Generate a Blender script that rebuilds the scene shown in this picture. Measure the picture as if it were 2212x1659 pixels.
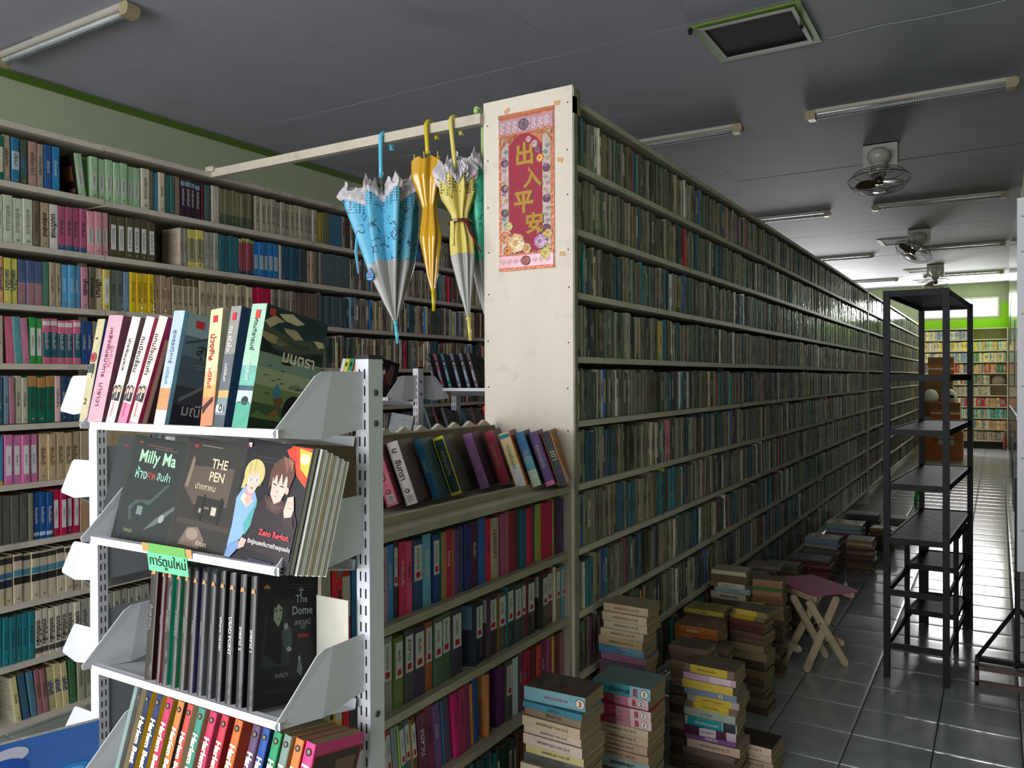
import bpy, math, random
import numpy as np
from mathutils import Matrix, Vector
random.seed(7)
PI = math.pi
D = bpy.data
SC = bpy.context.scene
COL = SC.collection
for o in list(D.objects): D.objects.remove(o)

# ------------------------------------------------------------------ camera (solved from the vanishing lines)
FPX = 1736.45; YAW = math.radians(31.1656); PIT = math.radians(.4187); ROL = math.radians(-.2577); EYE = 1.5
_cy, _sy, _cp, _sp = math.cos(YAW), math.sin(YAW), math.cos(PIT), math.sin(PIT)
Fv = Vector((-_sy*_cp, _cy*_cp, -_sp)); R0 = Vector((_cy, _sy, 0)); U0 = R0.cross(Fv)
Rv = R0*math.cos(ROL)+U0*math.sin(ROL); Uv = -R0*math.sin(ROL)+U0*math.cos(ROL)
cam = D.cameras.new('camera'); cob = D.objects.new('camera', cam); COL.objects.link(cob)
m = Matrix.Identity(4)
for i in range(3):
    m[i][0], m[i][1], m[i][2] = Rv[i], Uv[i], -Fv[i]
m.translation = Vector((0, 0, EYE)); cob.matrix_world = m
cam.sensor_width = 36; cam.lens = FPX/2212*36; cam.clip_start = .02
SC.camera = cob
def at(x, y, X=None, Y=None, Z=None, z=None):
    d = Fv+Rv*((x-1106)/FPX)+Uv*((829.5-y)/FPX)
    if X is not None: t = X/d.x
    elif Y is not None: t = Y/d.y
    elif Z is not None: t = (Z-EYE)/d.z
    else: t = z
    return Vector((d.x*t, d.y*t, d.z*t+EYE))

# ------------------------------------------------------------------ light and exposure
w = D.worlds.new('daylight'); SC.world = w; w.use_nodes = True
w.node_tree.nodes['Background'].inputs[0].default_value = (.80, .90, 1.0, 1)
w.node_tree.nodes['Background'].inputs[1].default_value = 2.0
def area(name, loc, tgt, sx, sy, e, col=(1, 1, 1)):
    L = D.lights.new(name, 'AREA'); L.shape = 'RECTANGLE'; L.size = sx; L.size_y = sy; L.energy = e; L.color = col
    o = D.objects.new(name, L); COL.objects.link(o); o.location = loc
    o.rotation_euler = (Vector(tgt)-Vector(loc)).to_track_quat('-Z', 'Y').to_euler()
    return o
area('daylight_through_shop_front', (-2.45, -2.85, 1.75), (-2.45, 3, 1.8), 5.2, 2.4, 262, (1.0, .965, .985))
area('back_window_and_added_daylight', (-.73, 19.15, 2.94), (-.73, 10, 1.6), 1.4, .36, 95, (1, .98, .98))
area('back_window_and_added_daylight', (-3.6, 19.1, 2.2), (-3.2, 10, 1.6), 2.2, 1.4, 330, (1, .98, .98))  # added fill lamp at the unseen second window, brightens the far end
SC.view_settings.view_transform = 'Standard'
SC.view_settings.look = 'None'
SC.view_settings.gamma = 1
SC.view_settings.exposure = 0
SC.view_settings.use_curve_mapping = False

# ------------------------------------------------------------------ colours and materials
def lin(c):
    if isinstance(c, str):
        c = c.lstrip('#'); c = [int(c[i:i+2], 16)/255 for i in (0, 2, 4)]
        return tuple((v/12.92 if v <= .04045 else ((v+.055)/1.055)**2.4) for v in c)
    return tuple(c)
def mul(c, k): return tuple(min(1, v*k) for v in lin(c))
_M = {}
def mat(name, color=None, rough=.6, metal=0., coat=0., noise=.12, nscale=14., bump=0., bscale=60., attr=False, trans=0., emit=0., crough=.12, spec=.5, alpha=1., stretch=(1, 1, 1), dirt=None):
    if name in _M: return _M[name]
    M = D.materials.new(name); M.use_nodes = True; nt = M.node_tree; N = nt.nodes; L = nt.links
    b = N['Principled BSDF']
    tc = N.new('ShaderNodeTexCoord'); mp = N.new('ShaderNodeMapping'); mp.inputs['Scale'].default_value = stretch
    L.new(tc.outputs['Object'], mp.inputs[0])
    if attr:
        a = N.new('ShaderNodeAttribute'); a.attribute_name = 'col'; src = a.outputs['Color']
    else:
        a = N.new('ShaderNodeRGB'); a.outputs[0].default_value = (*lin(color), 1); src = a.outputs[0]
    if noise > 0:
        n = N.new('ShaderNodeTexNoise'); n.inputs['Scale'].default_value = nscale; n.inputs['Detail'].default_value = 4
        L.new(mp.outputs[0], n.inputs['Vector'])
        r = N.new('ShaderNodeMapRange'); r.inputs[1].default_value = .3; r.inputs[2].default_value = .7
        r.inputs[3].default_value = 1-noise; r.inputs[4].default_value = 1+noise*.6
        L.new(n.outputs[0], r.inputs[0])
        mx = N.new('ShaderNodeVectorMath'); mx.operation = 'SCALE'
        L.new(src, mx.inputs[0]); L.new(r.outputs[0], mx.inputs['Scale']); src = mx.outputs[0]
    if dirt:
        n2 = N.new('ShaderNodeTexNoise'); n2.inputs['Scale'].default_value = dirt[1]; n2.inputs['Detail'].default_value = 6
        L.new(tc.outputs['Object'], n2.inputs['Vector'])
        r2 = N.new('ShaderNodeMapRange'); r2.inputs[1].default_value = .58; r2.inputs[2].default_value = .72; r2.inputs[4].default_value = dirt[2]
        L.new(n2.outputs[0], r2.inputs[0])
        m2 = N.new('ShaderNodeMix'); m2.data_type = 'RGBA'; m2.inputs[7].default_value = (*lin(dirt[0]), 1)
        L.new(r2.outputs[0], m2.inputs[0]); L.new(src, m2.inputs[6]); src = m2.outputs[2]
    L.new(src, b.inputs['Base Color'])
    b.inputs['Roughness'].default_value = rough; b.inputs['Metallic'].default_value = metal
    b.inputs['Coat Weight'].default_value = coat; b.inputs['Coat Roughness'].default_value = crough
    b.inputs['Specular IOR Level'].default_value = spec
    b.inputs['Transmission Weight'].default_value = trans
    b.inputs['Alpha'].default_value = alpha
    if emit:
        L.new(src, b.inputs['Emission Color']); b.inputs['Emission Strength'].default_value = emit
    if bump > 0:
        bn = N.new('ShaderNodeTexNoise'); bn.inputs['Scale'].default_value = bscale; bn.inputs['Detail'].default_value = 2
        L.new(mp.outputs[0], bn.inputs['Vector'])
        bp = N.new('ShaderNodeBump'); bp.inputs['Strength'].default_value = bump; bp.inputs['Distance'].default_value = .01
        L.new(bn.outputs[0], bp.inputs['Height']); L.new(bp.outputs[0], b.inputs['Normal'])
        if coat: L.new(bp.outputs[0], b.inputs['Coat Normal'])
    _M[name] = M
    return M
COVER = mat('book_cover', attr=True, rough=.6, spec=.3, coat=.12, noise=.13, nscale=30, bump=.25, bscale=28, crough=.14)
WRAP = mat('book_cover_plastic_wrap', attr=True, rough=.6, spec=.25, coat=.5, noise=.12, nscale=40, bump=.3, bscale=16, crough=.08)
PAGES = mat('book_pages', '#8c7858', rough=.9, noise=.25, nscale=200, stretch=(8, 1, 1))
PAGESW = mat('new_book_pages', '#cfc8b4', rough=.9, noise=.15, nscale=200, stretch=(8, 1, 1))
PRINT = mat('printed_ink', attr=True, rough=.6, spec=.25, coat=.1, noise=.06)
INK = mat('ink_black', '#15130f', rough=.6, noise=0)
INKW = mat('ink_pale', '#d8d6cc', rough=.6, noise=0)
INKR = mat('ink_red', '#a5202c', rough=.6, noise=0)
CREAM = mat('cream_painted_wood', '#c3baa6', rough=.5, noise=.10, nscale=7, bump=.12, bscale=90, dirt=('#7d705c', 9, .35))
PANEL = mat('cream_painted_panel', '#d3cab8', rough=.42, noise=.07, nscale=5, bump=.25, bscale=260, stretch=(1, 1, .25), dirt=('#9c9684', 12, .3))
WHITEM = mat('white_powder_coated_steel', '#d6d8dc', rough=.38, noise=.03, nscale=9, bump=.05, bscale=300)
DARK = mat('black_void', '#050505', rough=.8, noise=0)

# ------------------------------------------------------------------ mesh building
class MB:
    def __init__(s): s.v = []; s.f = []; s.c = []; s.m = []
    def quad(s, pts, c=(1, 1, 1), m=0):
        i = len(s.v); s.v += [tuple(p) for p in pts]; s.f.append(tuple(range(i, i+len(pts)))); s.c.append(c); s.m.append(m)
    def box(s, x0, x1, y0, y1, z0, z1, c=(1, 1, 1), m=0, M=None, skip=()):
        P = [(x, y, z) for z in (z0, z1) for y in (y0, y1) for x in (x0, x1)]
        if M is not None: P = [tuple(M @ Vector(p)) for p in P]
        i = len(s.v); s.v += P
        F = {'b': (0, 2, 3, 1), 't': (4, 5, 7, 6), 'f': (0, 1, 5, 4), 'k': (2, 6, 7, 3), 'l': (0, 4, 6, 2), 'r': (1, 3, 7, 5)}
        for k, f in F.items():
            if k in skip: continue
            s.f.append(tuple(i+j for j in f)); s.c.append(c); s.m.append(m)
    def tube(s, pts, r, n=8, c=(1, 1, 1), m=0, cap=True):
        pts = [Vector(p) for p in pts]; k = len(pts)
        rr = r if isinstance(r, (list, tuple)) else [r]*k
        i0 = len(s.v); up = None
        for j, p in enumerate(pts):
            t = (pts[min(j+1, k-1)]-pts[max(j-1, 0)]).normalized()
            if up is None: up = Vector((0, 0, 1)) if abs(t.z) < .9 else Vector((1, 0, 0))
            a = (up-t*up.dot(t)).normalized(); up = a; b = t.cross(a)
            for q in range(n):
                w_ = 2*PI*q/n; s.v.append(tuple(p+(a*math.cos(w_)+b*math.sin(w_))*rr[j]))
        for j in range(k-1):
            for q in range(n):
                a = i0+j*n+q; b = i0+j*n+(q+1) % n
                s.f.append((a, b, b+n, a+n)); s.c.append(c); s.m.append(m)
        if cap:
            s.f.append(tuple(i0+q for q in range(n))[::-1]); s.c.append(c); s.m.append(m)
            s.f.append(tuple(i0+(k-1)*n+q for q in range(n))); s.c.append(c); s.m.append(m)
    def lathe(s, prof, n=20, c=(1, 1, 1), m=0, M=None):
        i0 = len(s.v)
        for r, z in prof:
            for q in range(n):
                w_ = 2*PI*q/n; p = Vector((r*math.cos(w_), r*math.sin(w_), z)); s.v.append(tuple(M @ p if M is not None else p))
        for j in range(len(prof)-1):
            for q in range(n):
                a = i0+j*n+q; b = i0+j*n+(q+1) % n
                s.f.append((a, b, b+n, a+n)); s.c.append(c); s.m.append(m)
    def prism(s, poly, t0, t1, axis='y', c=(1, 1, 1), m=0):
        n = len(poly)
        def P(a, b, t): return (a, t, b) if axis == 'y' else ((t, a, b) if axis == 'x' else (a, b, t))
        i = len(s.v); s.v += [P(a, b, t0) for a, b in poly]+[P(a, b, t1) for a, b in poly]
        s.f.append(tuple(range(i, i+n))); s.f.append(tuple(range(i+2*n-1, i+n-1, -1)))
        for k in range(n): s.f.append((i+k, i+(k+1) % n, i+n+(k+1) % n, i+n+k)[::-1])
        for k in range(n+2): s.c.append(c); s.m.append(m)
    def mesh(s, name, mats, smooth=False):
        me = D.meshes.new(name); me.from_pydata(s.v, [], s.f)
        for M in (mats if isinstance(mats, (list, tuple)) else [mats]): me.materials.append(M)
        me.polygons.foreach_set('material_index', s.m)
        at_ = me.color_attributes.new('col', 'FLOAT_COLOR', 'CORNER')
        tot = np.fromiter((len(f) for f in s.f), int); cc = np.array([(*lin(c), 1.) for c in s.c], dtype=np.float32) if len(s.c) else np.zeros((0, 4))
        at_.data.foreach_set('color', np.repeat(cc, tot, axis=0).ravel())
        if smooth: me.polygons.foreach_set('use_smooth', [True]*len(me.polygons))
        me.update(); return me
def put(name, me, parent=None, M=None, kind=None, label=None):
    o = D.objects.new(name, me); COL.objects.link(o)
    if parent is not None: o.parent = parent
    if M is not None: o.matrix_local = M
    if kind: o['kind'] = kind
    if label: o['label'] = label
    return o
_labs = {}
def tag(o, label, cat, group=None, kind=None):
    n = _labs.get(label, 0)
    if len(label.split()) > 16 or len(label.split()) < 4: print('LABLEN', len(label.split()), label)
    if n: print('DUPLABEL', label)
    _labs[label] = n+1
    o['label'] = label; o['category'] = cat
    if group: o['group'] = group
    if kind: o['kind'] = kind
    return o
def thing(name, label, cat, M=None, group=None):
    o = D.objects.new(name, None); COL.objects.link(o); o.empty_display_size = .05
    if M is not None: o.matrix_world = M
    return tag(o, label, cat, group)
def T(x, y, z): return Matrix.Translation((x, y, z))
def RX(a): return Matrix.Rotation(a, 4, 'X')
def RY(a): return Matrix.Rotation(a, 4, 'Y')
def RZ(a): return Matrix.Rotation(a, 4, 'Z')
def S(x, y, z): return Matrix.Diagonal((x, y, z, 1))
def one(name, fn, mats, parent=None, M=None, smooth=False, kind=None, label=None):
    b = MB(); fn(b); return put(name, b.mesh(name, mats, smooth), parent, M, kind, label)
def ordn(n):
    return {1: 'first', 2: 'second', 3: 'third', 4: 'fourth', 5: 'fifth', 6: 'sixth', 7: 'seventh', 8: 'eighth', 9: 'ninth', 10: 'tenth'}.get(n, '%d%s' % (n, {1: 'st', 2: 'nd', 3: 'rd'}.get(n % 10 if n % 100 not in (11, 12, 13) else 0, 'th')))
import colorsys
def cname(c):
    r, g, b = [max(0, v)**(1/2.2) for v in lin(c)]; h, s_, v = colorsys.rgb_to_hsv(r, g, b); h *= 360
    if v < .24: return 'black'
    if s_ < .13: return 'white' if v > .82 else ('pale grey' if v > .6 else ('grey' if v > .4 else 'dark grey'))
    pre = 'pale ' if (s_ < .38 and v > .6) else ('dark ' if v < .48 else '')
    if h < 15 or h >= 345: nm = 'pink' if pre == 'pale ' else 'red'
    elif h < 45: nm = ('tan' if s_ < .5 else 'orange') if v > .5 else 'brown'
    elif h < 68: nm = ('cream' if s_ < .35 else 'yellow') if v > .55 else 'olive'
    elif h < 160: nm = 'green'
    elif h < 195: nm = 'teal'
    elif h < 250: nm = 'blue'
    elif h < 290: nm = 'purple'
    else: nm = 'pink'
    if nm in ('cream', 'tan') and pre == 'pale ': pre = ''
    return pre+nm

# text -> mesh, cached, centred, reading along +x, facing +z
_T = {}
def text_mesh(s, extrude=0., bold=0.):
    k = (s, extrude, bold)
    if k in _T: return _T[k]
    cu = D.curves.new('lettering', 'FONT'); cu.body = s; cu.size = 1; cu.resolution_u = 2; cu.extrude = extrude; cu.offset = bold
    if extrude: cu.bevel_depth = extrude*.5; cu.bevel_resolution = 0
    ob = D.objects.new('tmp', cu); COL.objects.link(ob)
    dg = bpy.context.evaluated_depsgraph_get(); dg.update()
    me = D.meshes.new_from_object(ob.evaluated_get(dg))
    D.objects.remove(ob)
    n = len(me.vertices)
    if n == 0: _T[k] = None; return None
    a = np.zeros(n*3); me.vertices.foreach_get('co', a); a = a.reshape(-1, 3)
    lo, hi = a.min(0), a.max(0); a[:, :2] -= (lo[:2]+hi[:2])/2; me.vertices.foreach_set('co', a.ravel()); me.update()
    _T[k] = (me, hi[0]-lo[0], hi[1]-lo[1]); return _T[k]
_tm = {}
def text(s, wd, ht, ink, parent, M, name='lettering', extrude=0., bold=.01, stretch=False):
    t = text_mesh(s, extrude, bold)
    if t is None: return None
    me, W, Hh = t; k = (s, extrude, bold, ink.name)
    if k not in _tm:
        m2 = me.copy(); m2.materials.clear(); m2.materials.append(ink); _tm[k] = m2
    if stretch: sx, sy = wd/W, ht/Hh
    else: sx = sy = min(wd/W, ht/Hh)
    return put(name, _tm[k], parent, M @ S(sx, sy, min(sx, sy)))
# text frame on a spine (local spine at y=0 facing -y), reading downwards
SPINE = Matrix(((0, 1, 0, 0), (0, 0, -1, 0), (-1, 0, 0, 0), (0, 0, 0, 1)))
FRONT = Matrix(((1, 0, 0, 0), (0, 0, -1, 0), (0, 1, 0, 0), (0, 0, 0, 1)))          # upright, facing -y
COVX = Matrix(((0, 0, 1, 0), (1, 0, 0, 0), (0, 1, 0, 0), (0, 0, 0, 1)))            # upright, facing +x

# ------------------------------------------------------------------ books
THAI = ['รักนี้ชั่วนิรันดร์', 'เพลิงพยัคฆ์', 'สายลมแห่งรัก', 'ดวงใจในฝัน', 'คืนเดือนมืด', 'ม่านหมอก', 'บ้านไร่ปลายฟ้า', 'มนต์ทะเล', 'นางพญา', 'เล่ห์รตี', 'ปริศนา', 'ทางสายเปลี่ยว', 'เจ้าหญิง', 'อุ้งมือมาร', 'เรือนริมน้ำ', 'ดอกไม้ป่า']
def add_book(b, t, h, d, spine, front=None, back=None, segs=(), M=None, detail=True, title=None, pm=1):
    """spine at y=0 facing -y, thickness along +x, height along +z; segs = [(v0,v1,colour)] bands on the spine"""
    front = front or spine; back = back or spine; c = .0011; e = .0012
    I = Matrix.Identity(4) if M is None else M
    if detail:
        r = min(.0016, t*.12)
        b.box(0, c, r, d, 0, h, back, 0, I); b.box(t-c, t, r, d, 0, h, front, 0, I)
        b.box(c, t-c, r, d-.002, e, h-e, (1, 1, 1), pm, I, skip=('f',))
        zs = [0]+sorted({v*h for s_ in segs for v in s_[:2]})+[h]; zs = sorted(set(zs))
        for a, z1 in zip(zs[:-1], zs[1:]):
            if z1-a < 1e-6: continue
            mid = (a+z1)/2/h; cc = spine
            for s_ in segs:
                if s_[0] <= mid <= s_[1]: cc = s_[2]
            P = [(0, r), (t*.1, .0004), (t*.5, 0), (t*.9, .0004), (t, r)]
            for (xa, ya), (xb, yb) in zip(P[:-1], P[1:]):
                b.quad([I @ Vector(q) for q in ((xa, ya, a), (xb, yb, a), (xb, yb, z1), (xa, ya, z1))], cc, 0)
        b.quad([I @ Vector(q) for q in ((0, r, h), (t, r, h), (t, r+c, h), (0, r+c, h))], spine, 0)
    else:
        b.box(0, t, 0, d, 0, h, spine, 0, I, skip=('b', 't', 'k'))
        b.quad([I @ Vector(q) for q in ((0, 0, h-e), (t, 0, h-e), (t, d, h-e), (0, d, h-e))], (1, 1, 1), pm)
        for s_ in segs:
            b.quad([I @ Vector(q) for q in ((0, -.0003, s_[0]*h), (t, -.0003, s_[0]*h), (t, -.0003, s_[1]*h), (0, -.0003, s_[1]*h))], s_[2], 0)
    if title:
        a, z1, cc = title; x0, x1 = t*.32, t*.68
        b.quad([I @ Vector(q) for q in ((x0, -.0006, a*h), (x1, -.0006, a*h), (x1, -.0006, z1*h), (x0, -.0006, z1*h))], cc, 0)
_bm = {}
def book(M, t, h, d, spine, label, group, front=None, back=None, segs=(), title=None, wrap=False, name='paperback', pm=None, cat='book', detail=True):
    key = (round(t, 4), round(h, 4), round(d, 4), str(spine), str(front), str(back), str(segs), str(title), wrap, pm is None)
    if key not in _bm:
        b = MB(); add_book(b, t, h, d, spine, front, back, segs, None, detail, title)
        _bm[key] = b.mesh(name, [WRAP if wrap else COVER, pm or PAGES])
    if name == 'paperback' and ('novel' in (group or '')): name = 'novel'
    if name == 'paperback' and 'comic' in (group or ''): name = 'comic_book'
    o = put(name, _bm[key], None, M); tag(o, label, cat, group); return o
def spine_text(o, s, t, h, v0, v1, ink, bold=.012, wk=.72):
    return text(s, (v1-v0)*h, t*wk, ink, o, T(t/2, -.0008, (v0+v1)/2*h) @ SPINE, bold=bold)
def label_box(o, t, h, v0, v1, color='#d8d6cf', k=.8):
    return one('paper_label', lambda b: b.box(t*(1-k)/2, t*(1+k)/2, -.0006, .0006, v0*h, v1*h, color), PRINT, o)

# ================================================================== THE ROOM
XW, XRW, YB, ZC, YF = -5.26, .205, 19.42, 3.42, -3.0
GREEN = mat('pale_green_wall_paint', '#a9b293', rough=.7, noise=.05, nscale=3, dirt=('#8f9a78', 3, .25))
LIME = mat('lime_green_wall_paint', '#8fce10', rough=.6, noise=.04, nscale=3)
DGREEN = mat('dark_green_trim_paint', '#4d6b12', rough=.6, noise=.08)
CEIL = mat('grey_blue_ceiling_paint', '#9a9aa6', rough=.75, noise=.05, nscale=2.2, bump=.1, bscale=40, dirt=('#7f8086', 1.7, .4))
GROUT = mat('dark_floor_grout', '#2f3233', rough=.8, noise=.2)
TILE = mat('grey_glazed_floor_tile', '#9ba0a0', rough=.17, noise=.16, nscale=3.5, bump=.05, bscale=7, spec=.7, dirt=('#6a6c6a', 5, .5))
one('floor', lambda b: b.box(XW-.1, 2.6, YF, YB+.1, -.12, -.006), GROUT, kind='structure'); FLOOR = D.objects['floor']
TS = .305
def tile_mesh(b, M=None):
    g = .0016; e = .012; dz = .0022; h = TS/2-g
    I = M or Matrix.Identity(4)
    rings = [(h, -.005), (h-.0015, -.0016), (h-e, -.0004), (h-.04, 0.)]
    V = [[I @ Vector((sx*r, sy*r, z)) for sx, sy in ((-1, -1), (1, -1), (1, 1), (-1, 1))] for r, z in rings]
    for A, B in zip(V[:-1], V[1:]):
        for k in range(4): b.quad([A[k], A[(k+1) % 4], B[(k+1) % 4], B[k]])
    b.quad(V[-1])
tb = MB(); tile_mesh(tb); tme = tb.mesh('tile', TILE, smooth=False)
rt = random.Random(3); rest = MB(); cells = []
for i in range(-16, 9):
    for j in range(-10, 64):
        cx, cy = -.5275+.1525+i*TS, 3.618+.1525+j*TS
        if cx < XW or cy > YB or cy < YF: continue
        if cy > 3.2 and cx-.15 > XRW: continue
        q = Vector((cx, cy, -EYE)); zz = q.dot(Fv)
        vis = zz > .5 and cy > 2.2 and cx > -1.45 and abs(q.dot(Rv)/zz) < .72 and q.dot(Uv)/zz > -.56
        cells.append((0 if vis else 1, cy, cx))
cells.sort()
for n, (v, cy, cx) in enumerate(cells):
    Mt = T(cx, cy, 0) @ RX(rt.gauss(0, .0022)) @ RY(rt.gauss(0, .0016))
    if v == 0 and n < 290: put('tile', tme, FLOOR, Mt)
    else: tile_mesh(rest, Mt)
put('distant_tiles', rest.mesh('distant_tiles', TILE), FLOOR, kind='stuff')

CE = one('ceiling', lambda b: b.box(XW-.1, 2.6, YF, YB+.1, ZC+.012, ZC+.12), CEIL, kind='structure')
def cpanel(b): b.box(-1.2195, 1.2195, -.6095, .6095, .0, .010)
cb = MB(); cpanel(cb); cme = cb.mesh('ceiling_panel', CEIL); rc = random.Random(5)
for i in range(4):
    for j in range(19):
        put('ceiling_panel', cme, CE, T(-3.4+i*2.44, -2.45+j*1.22, ZC+rc.uniform(0, .002)) @ RX(rc.gauss(0, .0007)) @ RY(rc.gauss(0, .0003)))
one('wall_left', lambda b: b.box(XW-.12, XW, YF, YB, 0, ZC+.02), GREEN, kind='structure')
one('trim_1', lambda b: b.box(XW, XW+.018, YF, YB, ZC-.045, ZC+.002), DGREEN, D.objects['wall_left'])
one('wall_right', lambda b: (b.box(XRW, XRW+.12, 3.1, YB, 0, ZC+.02), b.box(XRW, 2.6, 3.0, 3.12, 0, ZC+.02), b.box(2.5, 2.62, YF, 3.1, 0, ZC+.02)), GREEN, kind='structure')
one('wall_front', lambda b: (b.box(XW, XW+.3, YF-.1, YF, 0, ZC), b.box(.9, 2.6, YF-.1, YF, 0, ZC), b.box(XW, 2.6, YF-.1, YF, 3.05, ZC)), GREEN, kind='structure')
# back wall: the far window, plus an unseen second one added for light
W1 = (-1.46, .02, 2.72, 3.15); W2 = (-4.8, -2.3, 1.5, 3.0)
def wallback(b):
    b.box(XW, W2[0], YB, YB+.12, 0, ZC); b.box(W2[0], W2[1], YB, YB+.12, 0, W2[2]); b.box(W2[0], W2[1], YB, YB+.12, W2[3], ZC)
    b.box(W2[1], W1[0], YB, YB+.12, 0, ZC); b.box(W1[0], W1[1], YB, YB+.12, 0, W1[2]); b.box(W1[0], W1[1], YB, YB+.12, W1[3], ZC); b.box(W1[1], XRW, YB, YB+.12, 0, ZC)
one('wall_back', wallback, GREEN, kind='structure')
def lime(b):
    b.box(XW, XRW, YB-.004, YB, 2.3, W1[2]-.03); b.box(W1[1]+.03, XRW, YB-.004, YB, W1[2]-.03, 3.02)
one('painted_band', lime, LIME, D.objects['wall_back'])
one('trim_2', lambda b: b.box(XRW-.012, XRW, 3.12, YB-.005, 2.3, 2.86), LIME, D.objects['wall_right'])
GLASS = mat('window_glass', '#f4fbff', rough=.02, noise=0, trans=1., spec=.5)
FRAME = mat('pale_window_frame', '#d9d4c4', rough=.5)
for nm, (a, c, z0, z1), nb in (('window_1', W1, 3), ('added_window_2', W2, 4)):
    wf = one(nm, lambda b: (b.box(a, c, YB-.02, YB+.08, z0, z0+.03), b.box(a, c, YB-.02, YB+.08, z1-.03, z1), b.box(a, a+.03, YB-.02, YB+.08, z0+.03, z1-.03), b.box(c-.03, c, YB-.02, YB+.08, z0+.03, z1-.03)), FRAME, kind='structure')
    ww = (c-a-.06)/nb
    for k in range(nb):
        one('pane', lambda b: b.box(a+.03+k*ww+.006, a+.03+(k+1)*ww-.006, YB+.03, YB+.034, z0+.03, z1-.03), GLASS, wf)
        if k: one('mullion', lambda b: b.box(a+.03+k*ww-.006, a+.03+k*ww+.006, YB+.01, YB+.06, z0+.03, z1-.03), FRAME, wf)

# ================================================================== TALL SHELVING
PITCH = .232; ZTOP = 2.505; XR = -1.30; YE = 2.58; BT = .022
SHELFW = mat('cream_painted_shelf_board', '#cbc2b0', rough=.48, noise=.10, nscale=6, bump=.1, bscale=80, dirt=('#6f6653', 8, .45))
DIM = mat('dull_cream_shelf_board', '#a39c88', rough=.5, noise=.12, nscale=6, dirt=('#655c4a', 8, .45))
BACKB = mat('brown_back_board', '#5e5443', rough=.8)
ZB = [ZTOP-i*PITCH-BT for i in range(11)]          # underside-top: board tops are ZB+BT
def bookcase(nm, label, x0, x1, y0, y1, joints, zs, M, bm_=SHELFW, ends=True, rear=True, legs=False, group=None, openend=False):
    t = thing(nm, label, 'bookcase', T(0, 0, 0), group)
    js = [y0]+list(joints)+[y1]
    for k, z in enumerate(zs):
        for a, c in zip(js[:-1], js[1:]):
            dz = random.uniform(-.0025, .0025)
            one('top_board' if k == 0 else 'shelf_board', lambda b: b.box(x0, x1, a+.002, c-.002, z-BT+dz, z+dz), M if k == 0 else bm_, t)
    if ends:
        for a in js:
            fl = a in (y0, y1) and not (openend and 3.3 < a < 3.5)
            for s_ in ([0] if fl else [0]):
                one('upright', lambda b: b.box(x0+.002, x1-(.001 if fl else .15), a-.011, a+.011, .0, zs[0]-BT-.003), bm_, t)
    if rear:
        xm = (x0+x1)/2 if rear == 2 else x0+.004
        one('back_board', lambda b: b.box(xm-.003, xm+.003, y0+.01, y1-.01, .1, zs[0]-BT-.001), BACKB, t)
    return t
zs_all = [ZTOP-i*PITCH for i in range(11)]
long1 = bookcase('bookcase', 'very long tall cream bookcase running down the aisle behind the pale end panel', -1.66, XR, YE+.012, 10.22, (4.9, 7.4), zs_all, CREAM, rear=2)
long2 = bookcase('bookcase', 'far section of tall cream bookcase in the aisle, raised on short legs', -1.66, XR, 10.25, 17.3, (13.8,), zs_all, CREAM, rear=2)
# end panel, bright
ep = thing('end_panel', 'tall pale cream end panel of the long bookcase, with the red scroll on it', 'panel')
one('board', lambda b: b.box(-1.668, -1.292, YE-.022, YE-.001, .02, 2.54), PANEL, ep)
one('edge_strip', lambda b: (b.box(-1.292, -1.286, YE-.02, YE+.004, .02, 2.50), b.box(-1.292, -1.286, YE-.02, YE+.03, 2.44, 2.53)), mat('weathered_edge', '#8b8873', rough=.7, noise=.3), ep)
NAIL = mat('rusty_nail_head', '#5b4a3c', rough=.6, noise=.3); TAPE = mat('yellowed_tape', '#c39a5e', rough=.45, noise=.15)
for k in range(9):
    for sx in (-1.650, -1.312):
        one('nail', lambda b: b.lathe([(0, -.0015), (.003, -.001), (.0035, 0)], 8, M=T(sx+random.uniform(-.004, .004), YE-.022, 2.47-k*.165+random.uniform(-.02, .02)) @ RX(PI/2) @ S(1, 1, -1)), NAIL, ep)
for px_, py_, r_ in ((1095, 240, -.5), (1203, 222, .05), (1210, 345, .3), (1215, 548, .1)):
    q = at(px_, py_, Y=YE-.023)
    one('tape_scrap', lambda b: b.box(-.012, .012, -.0004, .0004, -.008, .008), TAPE, ep, T(*q) @ RY(r_))

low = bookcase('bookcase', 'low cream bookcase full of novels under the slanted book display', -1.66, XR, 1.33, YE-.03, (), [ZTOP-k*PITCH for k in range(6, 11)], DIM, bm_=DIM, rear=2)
# left bookcase
XL = -3.195; ZL = 2.479; PL = .2289
zl_all = [ZL-i*PL for i in range(11)]
left1 = bookcase('bookcase', 'tall cream bookcase on the left, nearest part, below the hanging beam', XL-.19, XL, .55, 3.41, (2.0,), zl_all, SHELFW, openend=True)
left2 = bookcase('bookcase', 'tall cream bookcase on the left, far part seen behind the hanging umbrellas', XL-.19, XL, 3.412, 6.9, (5.1,), zl_all, SHELFW, openend=True)
# back bookcase (faces the camera)
bt_ = thing('bookcase', 'cream bookcase of coloured paperbacks against the lime green wall at the far end', 'bookcase')
YBk = 19.2; zb_all = [2.492-i*.2317 for i in range(11)]
for k, z in enumerate(zb_all): one('top_board' if k == 0 else 'shelf_board', lambda b: b.box(-1.98, .165, YBk, YBk+.2, z-.022, z), CREAM, bt_)
for x in (-1.98, -.455, .165): one('upright', lambda b: b.box(x-.012, x+.012, YBk-.002, YBk+.2, 0, 2.492), CREAM, bt_)
one('back_board', lambda b: b.box(-1.98, .165, YBk+.195, YBk+.2, .17, 2.49), mat('cream_back_board', '#8f8468', rough=.8), bt_)
one('plinth', lambda b: b.box(-1.96, .15, YBk+.03, YBk+.05, .0, .16), DARK, bt_)

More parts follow.
